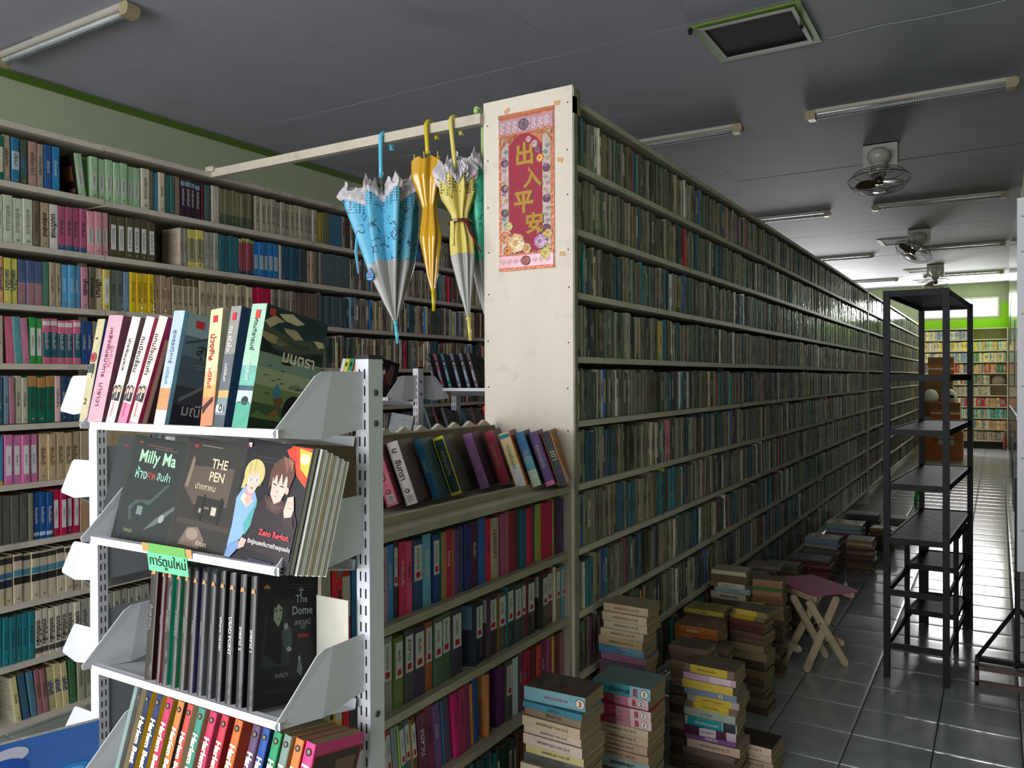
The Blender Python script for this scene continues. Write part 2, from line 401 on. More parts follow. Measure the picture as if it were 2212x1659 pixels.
# ------------------------------------------------------------------ filling the rows
GL = 'paperbacks in the tall left bookcase'; GR = 'paperbacks in the long aisle bookcase'; GW = 'novels in the low bookcase'
def rowM(xf, y, z, lean=0., sb=.012): return T(xf-sb, y, z) @ RZ(PI/2) @ RY(lean)
def ypix(x, ypx, X): return at(x, ypx, X=X).y
PAL_L = ['#b5ad98', '#a39a86', '#8f8a78', '#2d5a68', '#6f8f99', '#6f6250', '#a08468', '#4b5a50', '#8d979a', '#b7a77e', '#5b6472', '#c8beac', '#8a7a70', '#7a6f60', '#5c5248', '#968a7c']
PAL_R = ['#6b6b5c', '#56665f', '#8a8070', '#7c7763', '#8d8672', '#5f5b48', '#3c5a68', '#707a6c', '#867660', '#9a9483', '#4d4a3c', '#6b6558', '#3d6f78', '#7d7a70', '#555f58', '#8a7d68', '#474f55']
ACC_R = ['#d9d6cc', '#cfc9b4', '#e6e3da', '#c2b8a0', '#c87f90', '#2d6f9c', '#a8323f', '#1f8f93', '#c9b56a', '#d5d0c2', '#c99a7a', '#7d3f5a', '#d8cfae', '#e2dfd5', '#b24a3e', '#3a5fa0']
stuffL, stuffR, stuffB, stuffLow = MB(), MB(), MB(), MB()
def fill(stuff, xf, y0, y1, z, pal, acc, hr, rnd, pacc=.2, tr=(.009, .02), sb=(.008, .02), gap=.001, rot=None):
    y = y0; runc = 0
    while y < y1:
        t = rnd.uniform(*tr)
        if runc <= 0:
            runc = rnd.choice([1, 1, 2, 3, 4, 6]); c0 = rnd.choice(pal); rh = rnd.uniform(*hr)
            if rnd.random() < pacc: c0 = rnd.choice(acc); runc = rnd.choice([1, 1, 2])
        runc -= 1
        c = mul(c0, rnd.uniform(.75, 1.75)); h = rh+rnd.uniform(-.003, .003)
        segs = []
        u = rnd.random()
        if u < .2: segs = [(.0, .16, rnd.choice(pal))]
        elif u < .35: segs = [(.3, .8, rnd.choice(['#b9b5a6', '#9a9684', '#cfcabb']))]
        elif u < .45: segs = [(.82, 1., rnd.choice(pal))]
        title = (rnd.uniform(.3, .45), rnd.uniform(.6, .85), rnd.choice(['#2a2620', '#3b3a34', '#c5bfae', '#5c2a2a'])) if rnd.random() < .65 else None
        M = (rowM(xf, y, z, rnd.gauss(0, .008), rnd.uniform(*sb)) if rot is None else T(y, xf+rnd.uniform(*sb), z) @ RY(rnd.gauss(0, .006)))
        add_book(stuff, t, h, .125, c, segs=segs, M=M, detail=False, title=title)
        y += t+gap+(rnd.uniform(0, .004) if rnd.random() < .1 else 0)

# long aisle bookcase: the nearest 30 of each row are single books
rr = random.Random(11); nR = 0
special = {(0, 5): '#d98a9a', (0, 4): '#2f8ea0', (2, 22): '#1b5f9a', (1, 9): '#a04848', (1, 12): '#c9a65a', (2, 7): '#8a5f30', (3, 0): '#1f6f9a', (6, 9): '#7fb4cf', (5, 12): '#d9d0a0', (5, 16): '#b79c7c'}
rnames = ['top', 'second', 'third', 'fourth', 'fifth', 'sixth', 'seventh', 'eighth', 'ninth', 'bottom']
for r in range(10):
    z = ZTOP-(r+1)*PITCH; y = YE+.026; n = 0; run = 0
    wrapp = .25 if r < 2 else .75
    hr = (.172, .19) if r not in (5, 6) else (.18, .2)
    while n < 6:
        if run <= 0: run = rr.choice([1, 1, 2, 3, 5]); c0 = rr.choice(PAL_R); h = rr.uniform(*hr)
        run -= 1; c = c0
        if rr.random() < .13: c = rr.choice(ACC_R)
        if (r, n) in special: c = special[(r, n)]
        c = mul(c, rr.uniform(.9, 1.8)); t = rr.uniform(.009, .018)
        segs = rr.choice([(), (), ((.0, .15, rr.choice(PAL_R)),), ((.35, .75, '#a9a594'),), ((.8, 1., rr.choice(PAL_R)),)])
        ttl = (rr.uniform(.3, .45), rr.uniform(.6, .85), rr.choice(['#2a2620', '#c5bfae', '#3a3a34'])) if rr.random() < .8 else None
        n += 1
        book(rowM(XR, y, z, rr.gauss(0, .007), rr.uniform(.006, .018)), t, h+rr.uniform(-.003, .003), .125, c,
             '%s paperback, %s from the end panel, %s row of the long bookcase' % (cname(c), ordn(n), rnames[r]), GR, segs=segs, title=ttl, wrap=rr.random() < wrapp, detail=True)
        y += t+.0012
    for a, c in ((y, 10.2), (10.27, 17.27)):
        fill(stuffR, XR, a, c, z, PAL_R, ACC_R, hr, rr)
tag(put('paperback_rows', stuffR.mesh('paperback_rows', [WRAP, PAGES])), 'packed rows of wrapped paperbacks further down the long aisle bookcase', 'books', kind='stuff')

# left bookcase: runs read off the photograph   (x0, x1, count, colour, options)
cr, gy, tl = '#b9ad97', '#8f8c80', '#2d6a78'
MINT = '#a3c49a'
LROWS = [
 (340, 392, .175, [(-70, -15, 4, cr, {}), (-15, 12, 1, '#0a6b55', dict(b=(.2, .75, '#c4c8b4'))), (12, 28, 1, '#b09c84', dict(x='k')), (30, 47, 1, '#2a7090', dict(b=(.3, .7, '#a9b8bc'), x='k')), (49, 64, 1, '#4a5648', dict(b=(.25, .6, '#3b5f6a'))), (66, 85, 1, '#b58f7f', dict(x='k')), (86, 100, 1, '#a89886', dict(x='k')), (101, 117, 1, '#2c5a90', dict(x='w')), (118, 134, 1, '#2a7fb5', dict(x='w')),
   (175, 192, 1, MINT, dict(lean=-.12, l=1, bk='#1c1712')), (200, 216, 1, MINT, dict(l=1)), (218, 308, 6, MINT, dict(l=1)), (310, 328, 1, '#cdc2ae', dict(x='k')), (329, 336, 1, '#6a5f4c', {}), (336, 347, 1, '#3f88a5', {}), (347, 360, 1, '#c9bba4', dict(x='k')), (361, 381, 2, '#3c6a66', {}), (382, 393, 1, '#8f7864', {}), (395, 437, 4, '#3a2038', dict(x='w', t=(.8, .92, '#7f96a8'))), (440, 446, 1, '#6a2834', {}), (447, 458, 1, '#4b6468', {}), (462, 478, 1, '#bfb6a6', {}), (479, 548, 8, '#7d7a5c', dict(b=(.0, .3, '#4f5b48'), e='#e4dca8')), (556, 688, 13, '#b0a892', dict(x='k', e='#d9cfb8')), (690, 699, 1, '#cfae42', {}), (700, 714, 2, '#6c7448', {}), (715, 743, 3, '#3f6f8c', {}), (748, 775, 3, '#4a4238', dict(lean=-.09))]),
 (470, 522, .178, [(-80, 0, 4, '#c3c9b0', dict(x='g')), (0, 12, 1, '#c3c9b0', dict(x='g')), (12, 76, 3, '#c3c9b0', dict(x='g')), (77, 91, 1, '#6f6250', dict(x='k')), (92, 111, 1, '#b29a7c', dict(x='K')), (112, 131, 1, '#d9d4c8', dict(x='K')), (131, 192, 4, '#b05a78', dict(x='k', b=(0, .12, '#2f5f8c'), e='#6f9fd0')), (192, 240, 3, '#e8a0aa', dict(l=1)), (242, 340, 6, '#57513a', dict(l=2)),
   (392, 399, 1, '#9a9a88', dict(x='k', bk='#bfae98')), (400, 408, 1, '#9a9a88', dict(x='k')), (409, 444, 2, '#e0d070', dict(b=(.15, .75, '#9f9c7a'), x='k')), (445, 477, 3, '#b0aea0', dict(x='g')), (478, 520, 4, '#2f6a76', dict(e='#cfe0dc')), (520, 553, 4, '#a05058', dict(t=(.9, 1, '#9fc070'), b=(0, .12, '#24486a'))), (553, 605, 5, '#2a78b5', dict(l=1)), (607, 612, 1, '#d0c4b0', {}), (612, 650, 4, '#2c5c74', dict(x='k')), (650, 668, 3, '#4b4f5c', {}), (668, 682, 2, '#b59a80', dict(x='k')), (682, 700, 3, '#7a746a', {}), (700, 760, 9, '#56666c', {})]),
 (600, 651, .172, [(-75, 0, 5, '#d8b060', dict(x='B')), (0, 12, 1, '#d9a468', dict(x='B')), (13, 44, 2, '#d8d060', dict(x='B')), (45, 97, 3, '#4f5f80', dict(b=(0, .5, '#a0757c'), e='#d8d0b0')), (97, 111, 1, '#4f7f68', {}), (112, 138, 2, '#b5a488', dict(x='k')), (139, 180, 3, '#5fa5cc', dict(x='b')), (181, 196, 1, '#c890a0', dict(x='K')), (197, 210, 1, '#6d6450', dict(x='K')), (211, 226, 1, '#d0bf9c', dict(x='K')), (227, 242, 1, '#ddcc6c', dict(l=2)), (243, 271, 2, '#6a7468', dict(x='k')), (272, 285, 1, '#7896b0', {}), (285, 337, 4, '#e6c728', dict(x='o')), (338, 375, 3, '#b39778', dict(x='o', e='#e0cdb0')), (377, 432, 5, '#b5a888', dict(x='k', t=(.8, 1, '#6a5c44'))), (434, 550, 9, '#c4b795', dict(x='k')), (551, 590, 4, '#c2204c', {}), (590, 640, 6, '#9a8f80', dict(x='k')), (641, 690, 7, '#6c5a50', {}), (691, 745, 7, '#4f6068', {})]),
 (730, 789, .178, [(-90, -8, 6, '#c9b8a0', dict(x='k')), (-8, 11, 1, '#c4bda4', dict(x='k')), (20, 40, 1, '#cc6f80', dict(lean=-.06)), (37, 54, 1, '#5fa0a0', dict(lean=-.05)), (52, 69, 1, '#c97f98', dict(lean=-.05)), (68, 98, 2, '#35a04e', dict(l=2)), (98, 180, 5, '#d9708c', dict(b=(.15, .7, '#1e5f6a'), x='w', t=(.85, .95, '#e8dede'))), (181, 205, 2, '#28508c', dict(x='w')), (206, 330, 9, '#8f8470', dict(x='k'))]),
 (865, 921, .180, [(-80, -5, 5, '#7a86a0', dict(x='k')), (-5, 11, 1, '#24586c', dict(x='w')), (12, 24, 1, '#7690a0', dict(x='k', e='#d6cc80')), (25, 37, 1, '#b07484', dict(e='#e0d8a0')), (38, 65, 2, '#b8b29a', dict(x='k')), (66, 124, 3, '#146b50', dict(t=(.78, 1, '#c08a4c'), x='k')), (124, 137, 1, '#e0b8b8', dict(x='k')), (138, 178, 3, '#2c4a68', dict(x='w')), (179, 330, 10, '#8a9080', {})]),
 (985, 1057, .185, [(-80, 0, 5, '#9a5a6c', {}), (0, 13, 1, '#4a90b4', dict(b=(0, .08, '#d8b848'))), (15, 88, 4, '#d077a5', dict(l=2)), (90, 178, 5, '#c0a880', dict(x='k')), (179, 330, 9, '#b8a684', dict(x='k'))]),
 (1120, 1189, .185, [(-70, -10, 4, '#4c4c46', {}), (-9, 65, 4, '#5c5a50', dict(x='g')), (66, 77, 1, '#8a8870', {}), (78, 119, 3, '#1d5490', dict(x='w', b=(.08, .16, '#b9ccd8'))), (120, 178, 4, '#b8204c', dict(l=2)), (179, 330, 9, '#b08f6c', dict(x='k'))]),
 (1250, 1316, .185, [(-75, -6, 4, '#cdbd98', dict(x='K')), (-5, 33, 2, '#cdbd98', dict(t=(.84, .97, '#3a3a34'), b=(.36, .52, '#28303c'), m=(.55, .66, '#3f6f9c'))), (34, 180, 8, '#c9bda0', dict(t=(.86, .96, '#35332c'), b=(.38, .53, '#23241f'), m=(.55, .68, '#4f8a9c'))), (181, 222, 3, '#c9bda0', {}), (222, 305, 6, '#8c96a4', dict(x='K')), (306, 330, 2, cr, {})]),
 (1380, 1444, .182, [(-75, -4, 4, '#1f7a80', dict(x='k')), (-3, 80, 6, '#1f7a80', dict(x='k')), (81, 180, 7, '#d2cbb4', dict(x='K', b=(.08, .2, '#4a4a44'))), (181, 330, 9, '#a8aa98', dict(x='k'))]),
 (1490, 1576, .180, [(-70, 20, 0, cr, {}), (38, 53, 1, '#cfc98c', dict(x='k', lean=-.12, bk='#a5a188')), (56, 72, 1, '#3c6478', dict(lean=-.12)), (74, 88, 1, '#4f7c88', dict(lean=-.11)), (88, 112, 2, '#9c6a68', dict(lean=-.1, x='k')), (112, 156, 3, '#c9bd88', dict(x='B', lean=-.08)), (157, 172, 1, '#3c7048', dict(lean=-.05)), (173, 330, 10, '#a9a78c', dict(x='k', lean=-.02))]),
]
inkc = {'k': mat('ink_faded_black', '#37322a', rough=.7, noise=0), 'K': INK, 'w': INKW, 'g': mat('ink_grey', '#77786c', noise=0), 'B': mat('ink_blue', '#1c3f78', noise=0), 'b': mat('ink_pale_blue', '#cfe3ee', noise=0), 'o': mat('ink_brown_orange', '#8c4210', noise=0)}
rl = random.Random(21)
left_start = []
for r, (ym, yb, hh, runs) in enumerate(LROWS):
    z = ZL-(r+1)*PL; n = 0
    for (xa, xb, cnt, col, o_) in runs:
        if cnt == 0: continue
        Ya, Yb = ypix(xa, yb-20, XL), ypix(xb, yb-20, XL)
        st_ = (Yb-Ya)/cnt; ttl = rl.choice(THAI)
        for k in range(cnt):
            c = mul(col, rl.uniform(.93, 1.06)); t = st_-.0015; h = hh+rl.uniform(-.004, .003)
            segs = tuple(o_[q] for q in ('b', 't', 'm') if q in o_)
            y = Ya+k*st_
            if xb < -12 or xa > 699 or (xb == 330 and r < 7):
                add_book(stuffL, t, h, .13, c, segs=segs, M=rowM(XL, y, z), detail=False); continue
            n += 1; L_ = o_.get('lean', 0)
            ob = book(rowM(XL, y, z, L_+rl.gauss(0, .004)+(0), .010+rl.uniform(0, .008)), t, h, .13, c,
                      '%s paperback, %s from the left in the %s row of the left bookcase' % (cname(c), ordn(n), rnames[r]), GL, front=o_.get('e'), back=o_.get('bk'), segs=segs, wrap=rl.random() < .5)
            if 'bk' in o_:
                shp = [('#8a5a3c', [(.35, .38), (.8, .38), (.8, .72), (.35, .72)]), ('#6f5f50', [(.5, .1), (.85, .1), (.85, .2), (.5, .2)])] if r == 0 else [('#7d7264', [(.25, .84-.07*i), (.85, .84-.07*i), (.85, .85-.07*i), (.25, .85-.07*i)]) for i in range(9)]
                one('back_cover_print', lambda b: [b.quad([(-.0004-.0001*i, .13*(1-u), h*v) for u, v in P_], c_) for i, (c_, P_) in enumerate(shp)], PRINT, ob)
            if t > .011:
                if 'l' in o_:
                    a, b_ = (.22, .62) if o_['l'] == 1 else (.18, .78)
                    label_box(ob, t, h, a, b_, '#d9d9d4' if o_['l'] == 2 else '#c3c8bc', .62); text(ttl+' %d' % (k+1), (b_-a)*h*.85, t*.34, inkc['k'], ob, T(t/2, -.0014, (a+b_)/2*h) @ SPINE, bold=0)
                elif 'x' in o_:
                    x = o_['x']; spine_text(ob, ttl, t, h, .25, .78, inkc[x], bold=.03 if x in 'KB' else .01, wk=.8 if x in 'KB' else .5)
                if rl.random() < .5: one('publisher_mark', lambda b: b.lathe([(0, 0), (t*.16, 0)], 10, '#8f8a80', 0, T(t/2, -.0009, .09*h) @ RX(PI/2)), PRINT, ob)
    left_start.append((r, z, Yb+.002))
for r, (ym, yb, hh, runs) in enumerate(LROWS):
    fill(stuffL, XL, .57, ypix(runs[0][0], yb-20, XL)-.022, ZL-(r+1)*PL, PAL_L, ['#c2204c', '#2a6fa8', '#d8b838'], (.165, .182), rl, pacc=.15, tr=(.010, .019))
for r, z, y in left_start:
    for a, c in ((y, 3.4), (3.42, 6.88)):
        if c > a: fill(stuffL, XL, a, c, z, PAL_L, ['#c2204c', '#2a6fa8', '#d8b838', '#c890a0', '#2c5c74', '#d8cfae'], (.165, .182), rl, pacc=.2, tr=(.010, .019))
tag(put('paperback_rows', stuffL.mesh('paperback_rows', [COVER, PAGES])), 'rows of old paperbacks filling the far part of the left bookcase', 'books', kind='stuff')

# back bookcase rows
rb = random.Random(31)
zones = [['#c8b888', '#b9c0c0', '#8f9aa6'], ['#d8a868', '#c8bca0', '#a8b8a0', '#e0b840'], ['#c9bb92', '#cbbf9a', '#7f97b8', '#5f8f60'], ['#2f7a50', '#b8452f', '#c9a070', '#466f8a'], ['#b0a68c', '#2f8c60', '#8c8070'], ['#9f9682', '#b8b09c'], ['#b9aa80', '#b03040', '#c8a070'], ['#7fa8a0', '#2f8f8c', '#b0a688'], ['#c89860', '#c8b090'], ['#b09a80', '#8a7a68']]
for r in range(10):
    for xa, xb in ((-1.95, -.47), (-.44, .14 if r else -.02)):
        x = xa
        if r == 0 and xa > -1: continue
        if r in (4, 5) and xa > -1: xb = -.15
        fill(stuffB, YBk, x, xb, 2.492-(r+1)*.2317, zones[r], ['#d8d0b8', '#a8504a', '#5f7f98', '#d0b868'], (.17, .185), rb, pacc=.08, tr=(.012, .022), rot=1)
tag(put('paperback_rows', stuffB.mesh('paperback_rows', [COVER, PAGES])), 'rows of bright paperbacks in the bookcase at the far end of the aisle', 'books', kind='stuff')
tag(one('cloth_bag', lambda b: b.lathe([(0, .19), (.05, .185), (.11, .13), (.14, .05), (.12, 0), (0, 0)], 14, M=T(-.0, YBk+.09, 2.492-5*.2317) @ S(1, .6, .95)), mat('grey_brown_cloth', '#8a7f6c', rough=.9, bump=.6, bscale=20), smooth=True), 'crumpled grey brown bag stuffed at the right end of the far bookcase', 'bag')

# low bookcase rows
def crop(cx): return 800+.367*cx
LOW = [
 [(40, 64, 'mauve', '#6a4a6a'), (65, 88, 0, '#7a5578'), (90, 148, 't', '#a07a8c', '#a8244c'), (148, 190, 'w', '#3f78b4'), (192, 218, 'L', '#30302c'), (218, 262, 't', '#b8244f'), (263, 298, 't', '#c44468'), (300, 358, 'L', '#22406c'), (360, 412, 't', '#5f98b0', '#2c6c98'), (415, 456, 'L', '#243f78'), (458, 490, 0, '#9a6a48', '#1f9a88'), (491, 527, 't', '#a82048', '#1f9a88'), (528, 557, 0, '#6a3a68', '#c9a83c'), (560, 594, 't', '#34406c'), (596, 638, 't', '#262a68'), (640, 680, 'W', '#4f1f40', '#1f9a60'), (682, 724, 0, '#2c56a0'), (726, 757, 't', '#b81f38'), (758, 806, 't', '#a3937f'), (807, 845, 0, '#96466c'), (846, 866, 0, '#8c2a30', '#d8caa4'), (868, 890, 't', '#7c2a28'), (892, 920, 0, '#5a2f34'), (922, 955, 0, '#2b4a6c', '#1f8a80'), (957, 977, 0, '#c02040', '#c8606c'), (979, 1008, 0, '#a02448', '#a4cf40'), (1010, 1046, 0, '#8c8c3c', '#3c7f40'), (1048, 1078, 0, '#b01f44'), (1080, 1116, 0, '#a81c40'), (1118, 1150, 0, '#3a2440', '#c8cf4c'), (1151, 1178, 't', '#4c3058'), (1180, 1203, 0, '#b4386c')],
 [(40, 63, 0, '#5a5a54'), (66, 120, 'L', '#3c3c3a'), (123, 184, 'L', '#808078'), (187, 240, 'L', '#5a6a34', '#6f8f38'), (243, 300, 'L', '#40403e'), (303, 368, 'L', '#3f2f4a', '#6a4a8c'), (370, 414, 'L', '#8a4a28', '#d88a2c'), (415, 468, 'L', '#445c44', '#2a6a4c'), (470, 524, 'L', '#3f5c3c', '#2f6a4c'), (526, 588, 'L', '#3c3444', '#6a5a7a'), (660, 706, 'L', '#15202c', '#b4c4cc'), (745, 797, 'L', '#3c2430', '#e0389c'), (799, 844, 'L', '#46443a', '#c8952c'), (846, 884, 'L', '#22343c', '#4a9fc0'), (887, 930, 'L', '#3c4444', '#46685a'), (933, 960, 'L', '#444440'), (963, 1008, 'L', '#302a30', '#b82840'), (1050, 1085, 'L', '#3c3a34', '#d8952c'), (1087, 1118, 'L', '#5a3034', '#b82840'), (1120, 1130, 0, '#cfc5ac'), (1132, 1158, 'L', '#78705f'), (1160, 1188, 'L', '#5a8c98'), (1190, 1216, 'L', '#a8303c')],
 [(30, 62, 0, '#8a2c44'), (66, 98, 'L', '#a8244c'), (100, 128, 'L', '#c0443c', '#d8582c'), (132, 160, 'L', '#b8542c', '#d8582c'), (163, 193, 'L', '#a83034', '#c8482c'), (196, 228, 0, '#6f8088'), (231, 262, 'L', '#3c5c48', '#b8cf48'), (265, 298, 'L', '#3c5a6a', '#38a0bc'), (300, 330, 'L', '#5c4a30', '#dca02c'), (335, 384, 't', '#582440'), (388, 430, 't', '#702848', '#c04f80'), (436, 480, 't', '#6c4a80'), (488, 530, 0, '#4a4460', '#2c94b0'), (538, 570, 't', '#b02060'), (572, 612, 't', '#9c3458', '#d8487c'), (614, 640, 0, '#7a2f60', '#d84c90'), (642, 660, 0, '#c8842c', '#dca030'), (662, 690, 0, '#28487c', '#2f60a0'), (735, 764, 0, '#2c2824', '#c9c048'), (790, 838, 0, '#54205c'), (842, 878, 'L', '#48483c'), (882, 918, 0, '#b4c8c8'), (922, 945, 't', '#5c3c4c'), (947, 985, 't', '#94283c'), (990, 1018, 0, '#5c2824'), (1020, 1045, 't', '#b84034'), (1047, 1076, 't', '#6c3048'), (1078, 1104, 't', '#8c4060'), (1106, 1120, 0, '#c8a838'), (1122, 1150, 't', '#702838'), (1152, 1172, 0, '#8c5c68'), (1174, 1200, 0, '#b8a0a0', '#7c3040')],
]
PALD = ['#243c34', '#3c2c24', '#2c4c54', '#5a3a2c', '#1f5c50', '#463830', '#6a4a3c', '#30303a']
CAPT = ['รักซ่อนแค้น', 'พิษรัก', 'ดาวบริวาร', 'สาวใช้', 'ลมหวน', 'แรงเงา', 'ปีกหงส์', 'บ่วงใจ']
rw = random.Random(41)
for r, row in enumerate(LOW):
    z = ZTOP-(7+r)*PITCH; n = 0
    for e_ in row:
        a, b_, st_, col = e_[:4]; edge = e_[4] if len(e_) > 4 else None
        ypx = [1250, 1430, 1600][r]
        Ya, Yb = ypix(crop(a), ypx, XR), ypix(crop(b_), ypx, XR); t = Yb-Ya-.001; n += 1
        h = [.195, .190, .190][r]*rw.uniform(.96, 1.02); lean = -.10 if (r == 2 and 66 < a < 560) else (-.05 if r == 2 and a < 790 else 0)
        col = mul(col, 1.25)
        segs = ((.42, .9, '#b9b9b2'), (.42, .5, '#b9b9b2'), (.50, .585, '#a81f28')) if False else ()
        o = book(rowM(XR, Ya, z, lean, .02+rw.uniform(0, .01)), t, h, .14, col, '%s novel%s, %s from the left in the %s row of the low bookcase' % (cname(col), '', ordn(n), rnames[r]), GW, front=edge, back=edge, wrap=rw.random() < .4)
        if st_ == 'L':
            one('paper_label', lambda b: (b.box(t*.12, t*.88, -.0006, .0004, .42*h, .92*h, '#c2c2bd')), PRINT, o)
            one('publisher_mark', lambda b: (b.box(t*.3, t*.7, -.0012, -.0002, .46*h, .54*h, '#b01c28')), PRINT, o)
            text(rw.choice(CAPT), .3*h, t*.28, inkc['k'], o, T(t*.5, -.0016, .73*h) @ SPINE, bold=0)
        elif st_ in ('t', 'w', 'W'):
            spine_text(o, rw.choice(CAPT), t, h, .35, .8, INKW if st_ in 'wW' or rw.random() < .5 else inkc['k'], bold=0, wk=.42)
for (xa, xb, w_, c0, pic, lb) in ((585, 665, 1430, '#1c2434', '#5c7890', 'dark novel turned half sideways showing its cover in the low bookcase'), (708, 748, 1430, '#4a3640', '#b09aa8', 'grey and pink novel turned half sideways in the middle row of the low bookcase'), (1008, 1050, 1430, '#262018', '#a8a49c', 'black novel turned half sideways beside an orange edged one in the low bookcase'), (692, 740, 1600, '#a8682c', '#b87c3c', 'orange brown novel leaning, cover showing, third row of the low bookcase')):
    Yb = ypix(crop(xb), w_, XR); r = 1 if w_ == 1430 else 2
    o = book(T(XR-.02, Yb-.004, ZTOP-(7+r)*PITCH) @ RZ(PI/2) @ RZ(.42) @ T(-.012, 0, 0), .012, .188, .135, c0, lb, GW)
    one('cover_picture', lambda b: b.box(-.0004, .0002, .012, .125, .11, .18, pic), PRINT, o)
for r in (3,):
    fill(stuffLow, XR, 1.36, YE-.045, ZTOP-(7+r)*PITCH, PALD, ['#8c1f3c', '#1f8070'], (.17, .19), rw, pacc=.2)
for r in range(4):
    fill(stuffLow, XR, 1.345, ypix(crop([40, 40, 30, 30][r]), 1400, XR)-.006 if r < 3 else 1.36, ZTOP-(7+r)*PITCH, ['#22608c', '#b8b8b0', '#3c3c44', '#7a6a58'], ['#b01c28', '#c8a040'], (.18, .195), rw, pacc=.2, tr=(.015, .03))
tag(put('novel_rows', stuffLow.mesh('novel_rows', [COVER, PAGES])), 'dark novels filling the lowest row of the low bookcase', 'books', kind='stuff')

# ================================================================== PRINT HELPERS
def ell(cx, cy, rx, ry, n=18, rot=0., a0=0., a1=2*PI):
    out = []
    for i in range(n):
        a = a0+(a1-a0)*i/(n if abs(a1-a0-2*PI) < 1e-6 else n-1); x, y = rx*math.cos(a), ry*math.sin(a)
        out.append((cx+x*math.cos(rot)-y*math.sin(rot), cy+x*math.sin(rot)+y*math.cos(rot)))
    return out
def rect(a, b, c, d): return [(a, c), (b, c), (b, d), (a, d)]
def face(o, M, W, H, shapes, name='cover_picture'):
    """flat printed picture: shapes = (colour, [(u,v)...]) layered, on the plane M (x right, y up, z out)"""
    def f(b):
        for i, (c, P) in enumerate(shapes):
            b.quad([M @ Vector((u*W, v*H, .0003+i*.00006)) for u, v in P], c)
    return one(name, f, PRINT, o)
def cover_M(t): return T(t, 0, 0) @ COVX

# ================================================================== WHITE STEEL DISPLAY RACKS
CAPM = mat('black_plastic_cap', '#14161a', rough=.5); BOLT = mat('dull_steel_bolt', '#6c6f70', rough=.4, metal=.8)
STEELU = mat('grey_steel_back', '#8c9196', rough=.3, noise=.05, spec=.6)
def rack_post(t, X, Y, zt, perf, w=.030, d=.038, bolts=True):
    """perf: side that carries the slot strip ('-y' or '+x')"""
    wx, wy = (w, d) if perf == '-y' else (d, w)
    p = one('post', lambda b: b.box(X-wx/2, X+wx/2, Y, Y+wy, 0, zt), WHITEM, t)
    one('post_cap', lambda b: b.box(X-wx/2-.001, X+wx/2+.001, Y-.001, Y+wy+.001, zt, zt+.007), CAPM, t)
    def sl(b):
        z = .06
        while z < zt-.02:
            for k in (-.006, .006):
                if perf == '-y': b.box(X+k-.0016, X+k+.0016, Y-.0004, Y+.001, z, z+.017)
                else: b.box(X+wx/2-.001, X+wx/2+.0004, Y+wy/2+k-.0016, Y+wy/2+k+.0016, z, z+.017)
            z += .030
    one('slot_strip', sl, DARK, p, kind='stuff')
    if bolts:
        for z in (zt-.06, zt-.115, .9, .4):
            Mb = T(X+wx/2, Y+wy/2, z) @ RY(PI/2)
            one('bolt', lambda b: b.lathe([(.0062, 0), (.006, .0015), (.0035, .002), (.0033, .0005), (0, .0005)], 14, M=Mb), BOLT, p, smooth=False)
    return p
BRK = [(0, 0), (.10, -.012), (.19, -.004), (.192, .004), (.112, .094), (.098, .101), (.08, .102), (0, .102)]
def bracket(t, M, depth=.19, lip=True):
    """plate in local (u outward = -y, w = z) at x=0, with a crease and a bent front wing"""
    k = depth/.19
    def P(u, w_):
        x = 0 if u <= .088 else (u-.088)*-.16
        return M @ Vector((x, -u*k, w_))
    def f(b):
        for dx in (0, .0018):
            Q = lambda u, w_: P(u, w_)+(M.to_3x3() @ Vector((dx, 0, 0)))
            b.quad([Q(0, 0), Q(.10, -.012), Q(.078, .102), Q(0, .102)])
            b.quad([Q(.10, -.012), Q(.19, -.004), Q(.192, .004), Q(.112, .094), Q(.098, .101), Q(.078, .102)])
        ed = BRK
        for (a, c), (a2, c2) in zip(ed, ed[1:]+ed[:1]):
            d_ = M.to_3x3() @ Vector((.0018, 0, 0)); b.quad([P(a, c), P(a2, c2), P(a2, c2)+d_, P(a, c)+d_])
        b.tube([P(.078, .1021), P(.10, -.0121)], .0011, 5)
        b.box(-.001, .003, -.002, .012, .086, .100, M=M); b.box(-.001, .003, -.002, .012, .004, .018, M=M)
    return one('bracket', f, WHITEM, t)
TILT = -math.radians(11)
def shelf(t, x0, x1, yl, zl, depth=.178, face_dir=1):
    """tilted shelf tray, lip along x at (yl, zl), sloping down backwards"""
    def f(b):
        Ms = T(0, yl, zl) @ RX(TILT)
        b.box(x0, x1, 0, depth, -.0062, -.005, M=Ms); b.box(x0, x1, depth-.001, depth, -.006, .012, M=Ms)
    s_ = one('shelf', f, WHITEM, t)
    one('shelf_lip', lambda b: (b.box(x0, x1, yl-.001, yl+.001, zl-.014, zl), b.box(x0, x1, yl, yl+.012, zl-.0012, zl)), WHITEM, s_)
    return s_
PY = 1.083; LX0, LX1 = -1.487, -.976
rk1 = thing('display_rack', 'white slotted steel display rack in the foreground with five tilted shelves of books', 'rack')
rack_post(rk1, -.966, PY, 1.535, '-y'); rack_post(rk1, -1.502, PY, 1.535, '-y')
RZS = [1.420, 1.201, .954, .748, .50]
for z in RZS:
    shelf(rk1, LX0, LX1, .898, z)
    for x in (-.9665, -1.4945): bracket(rk1, T(x+.0, PY, z-.009))
one('back_beam', lambda b: b.box(-1.487, -.981, PY+.005, PY+.03, .12, .16), WHITEM, rk1)
one('foot', lambda b: (b.box(-.98, -.952, .86, PY, 0, .05), b.box(-1.516, -1.488, .86, PY, 0, .05)), WHITEM, rk1)
def SM(z, x, yl=.898, lean=0., sb=.004): return T(0, yl, z) @ RX(TILT) @ T(x, sb, .0) @ RY(lean)

GA = 'thick novels on the top shelf of the white rack'
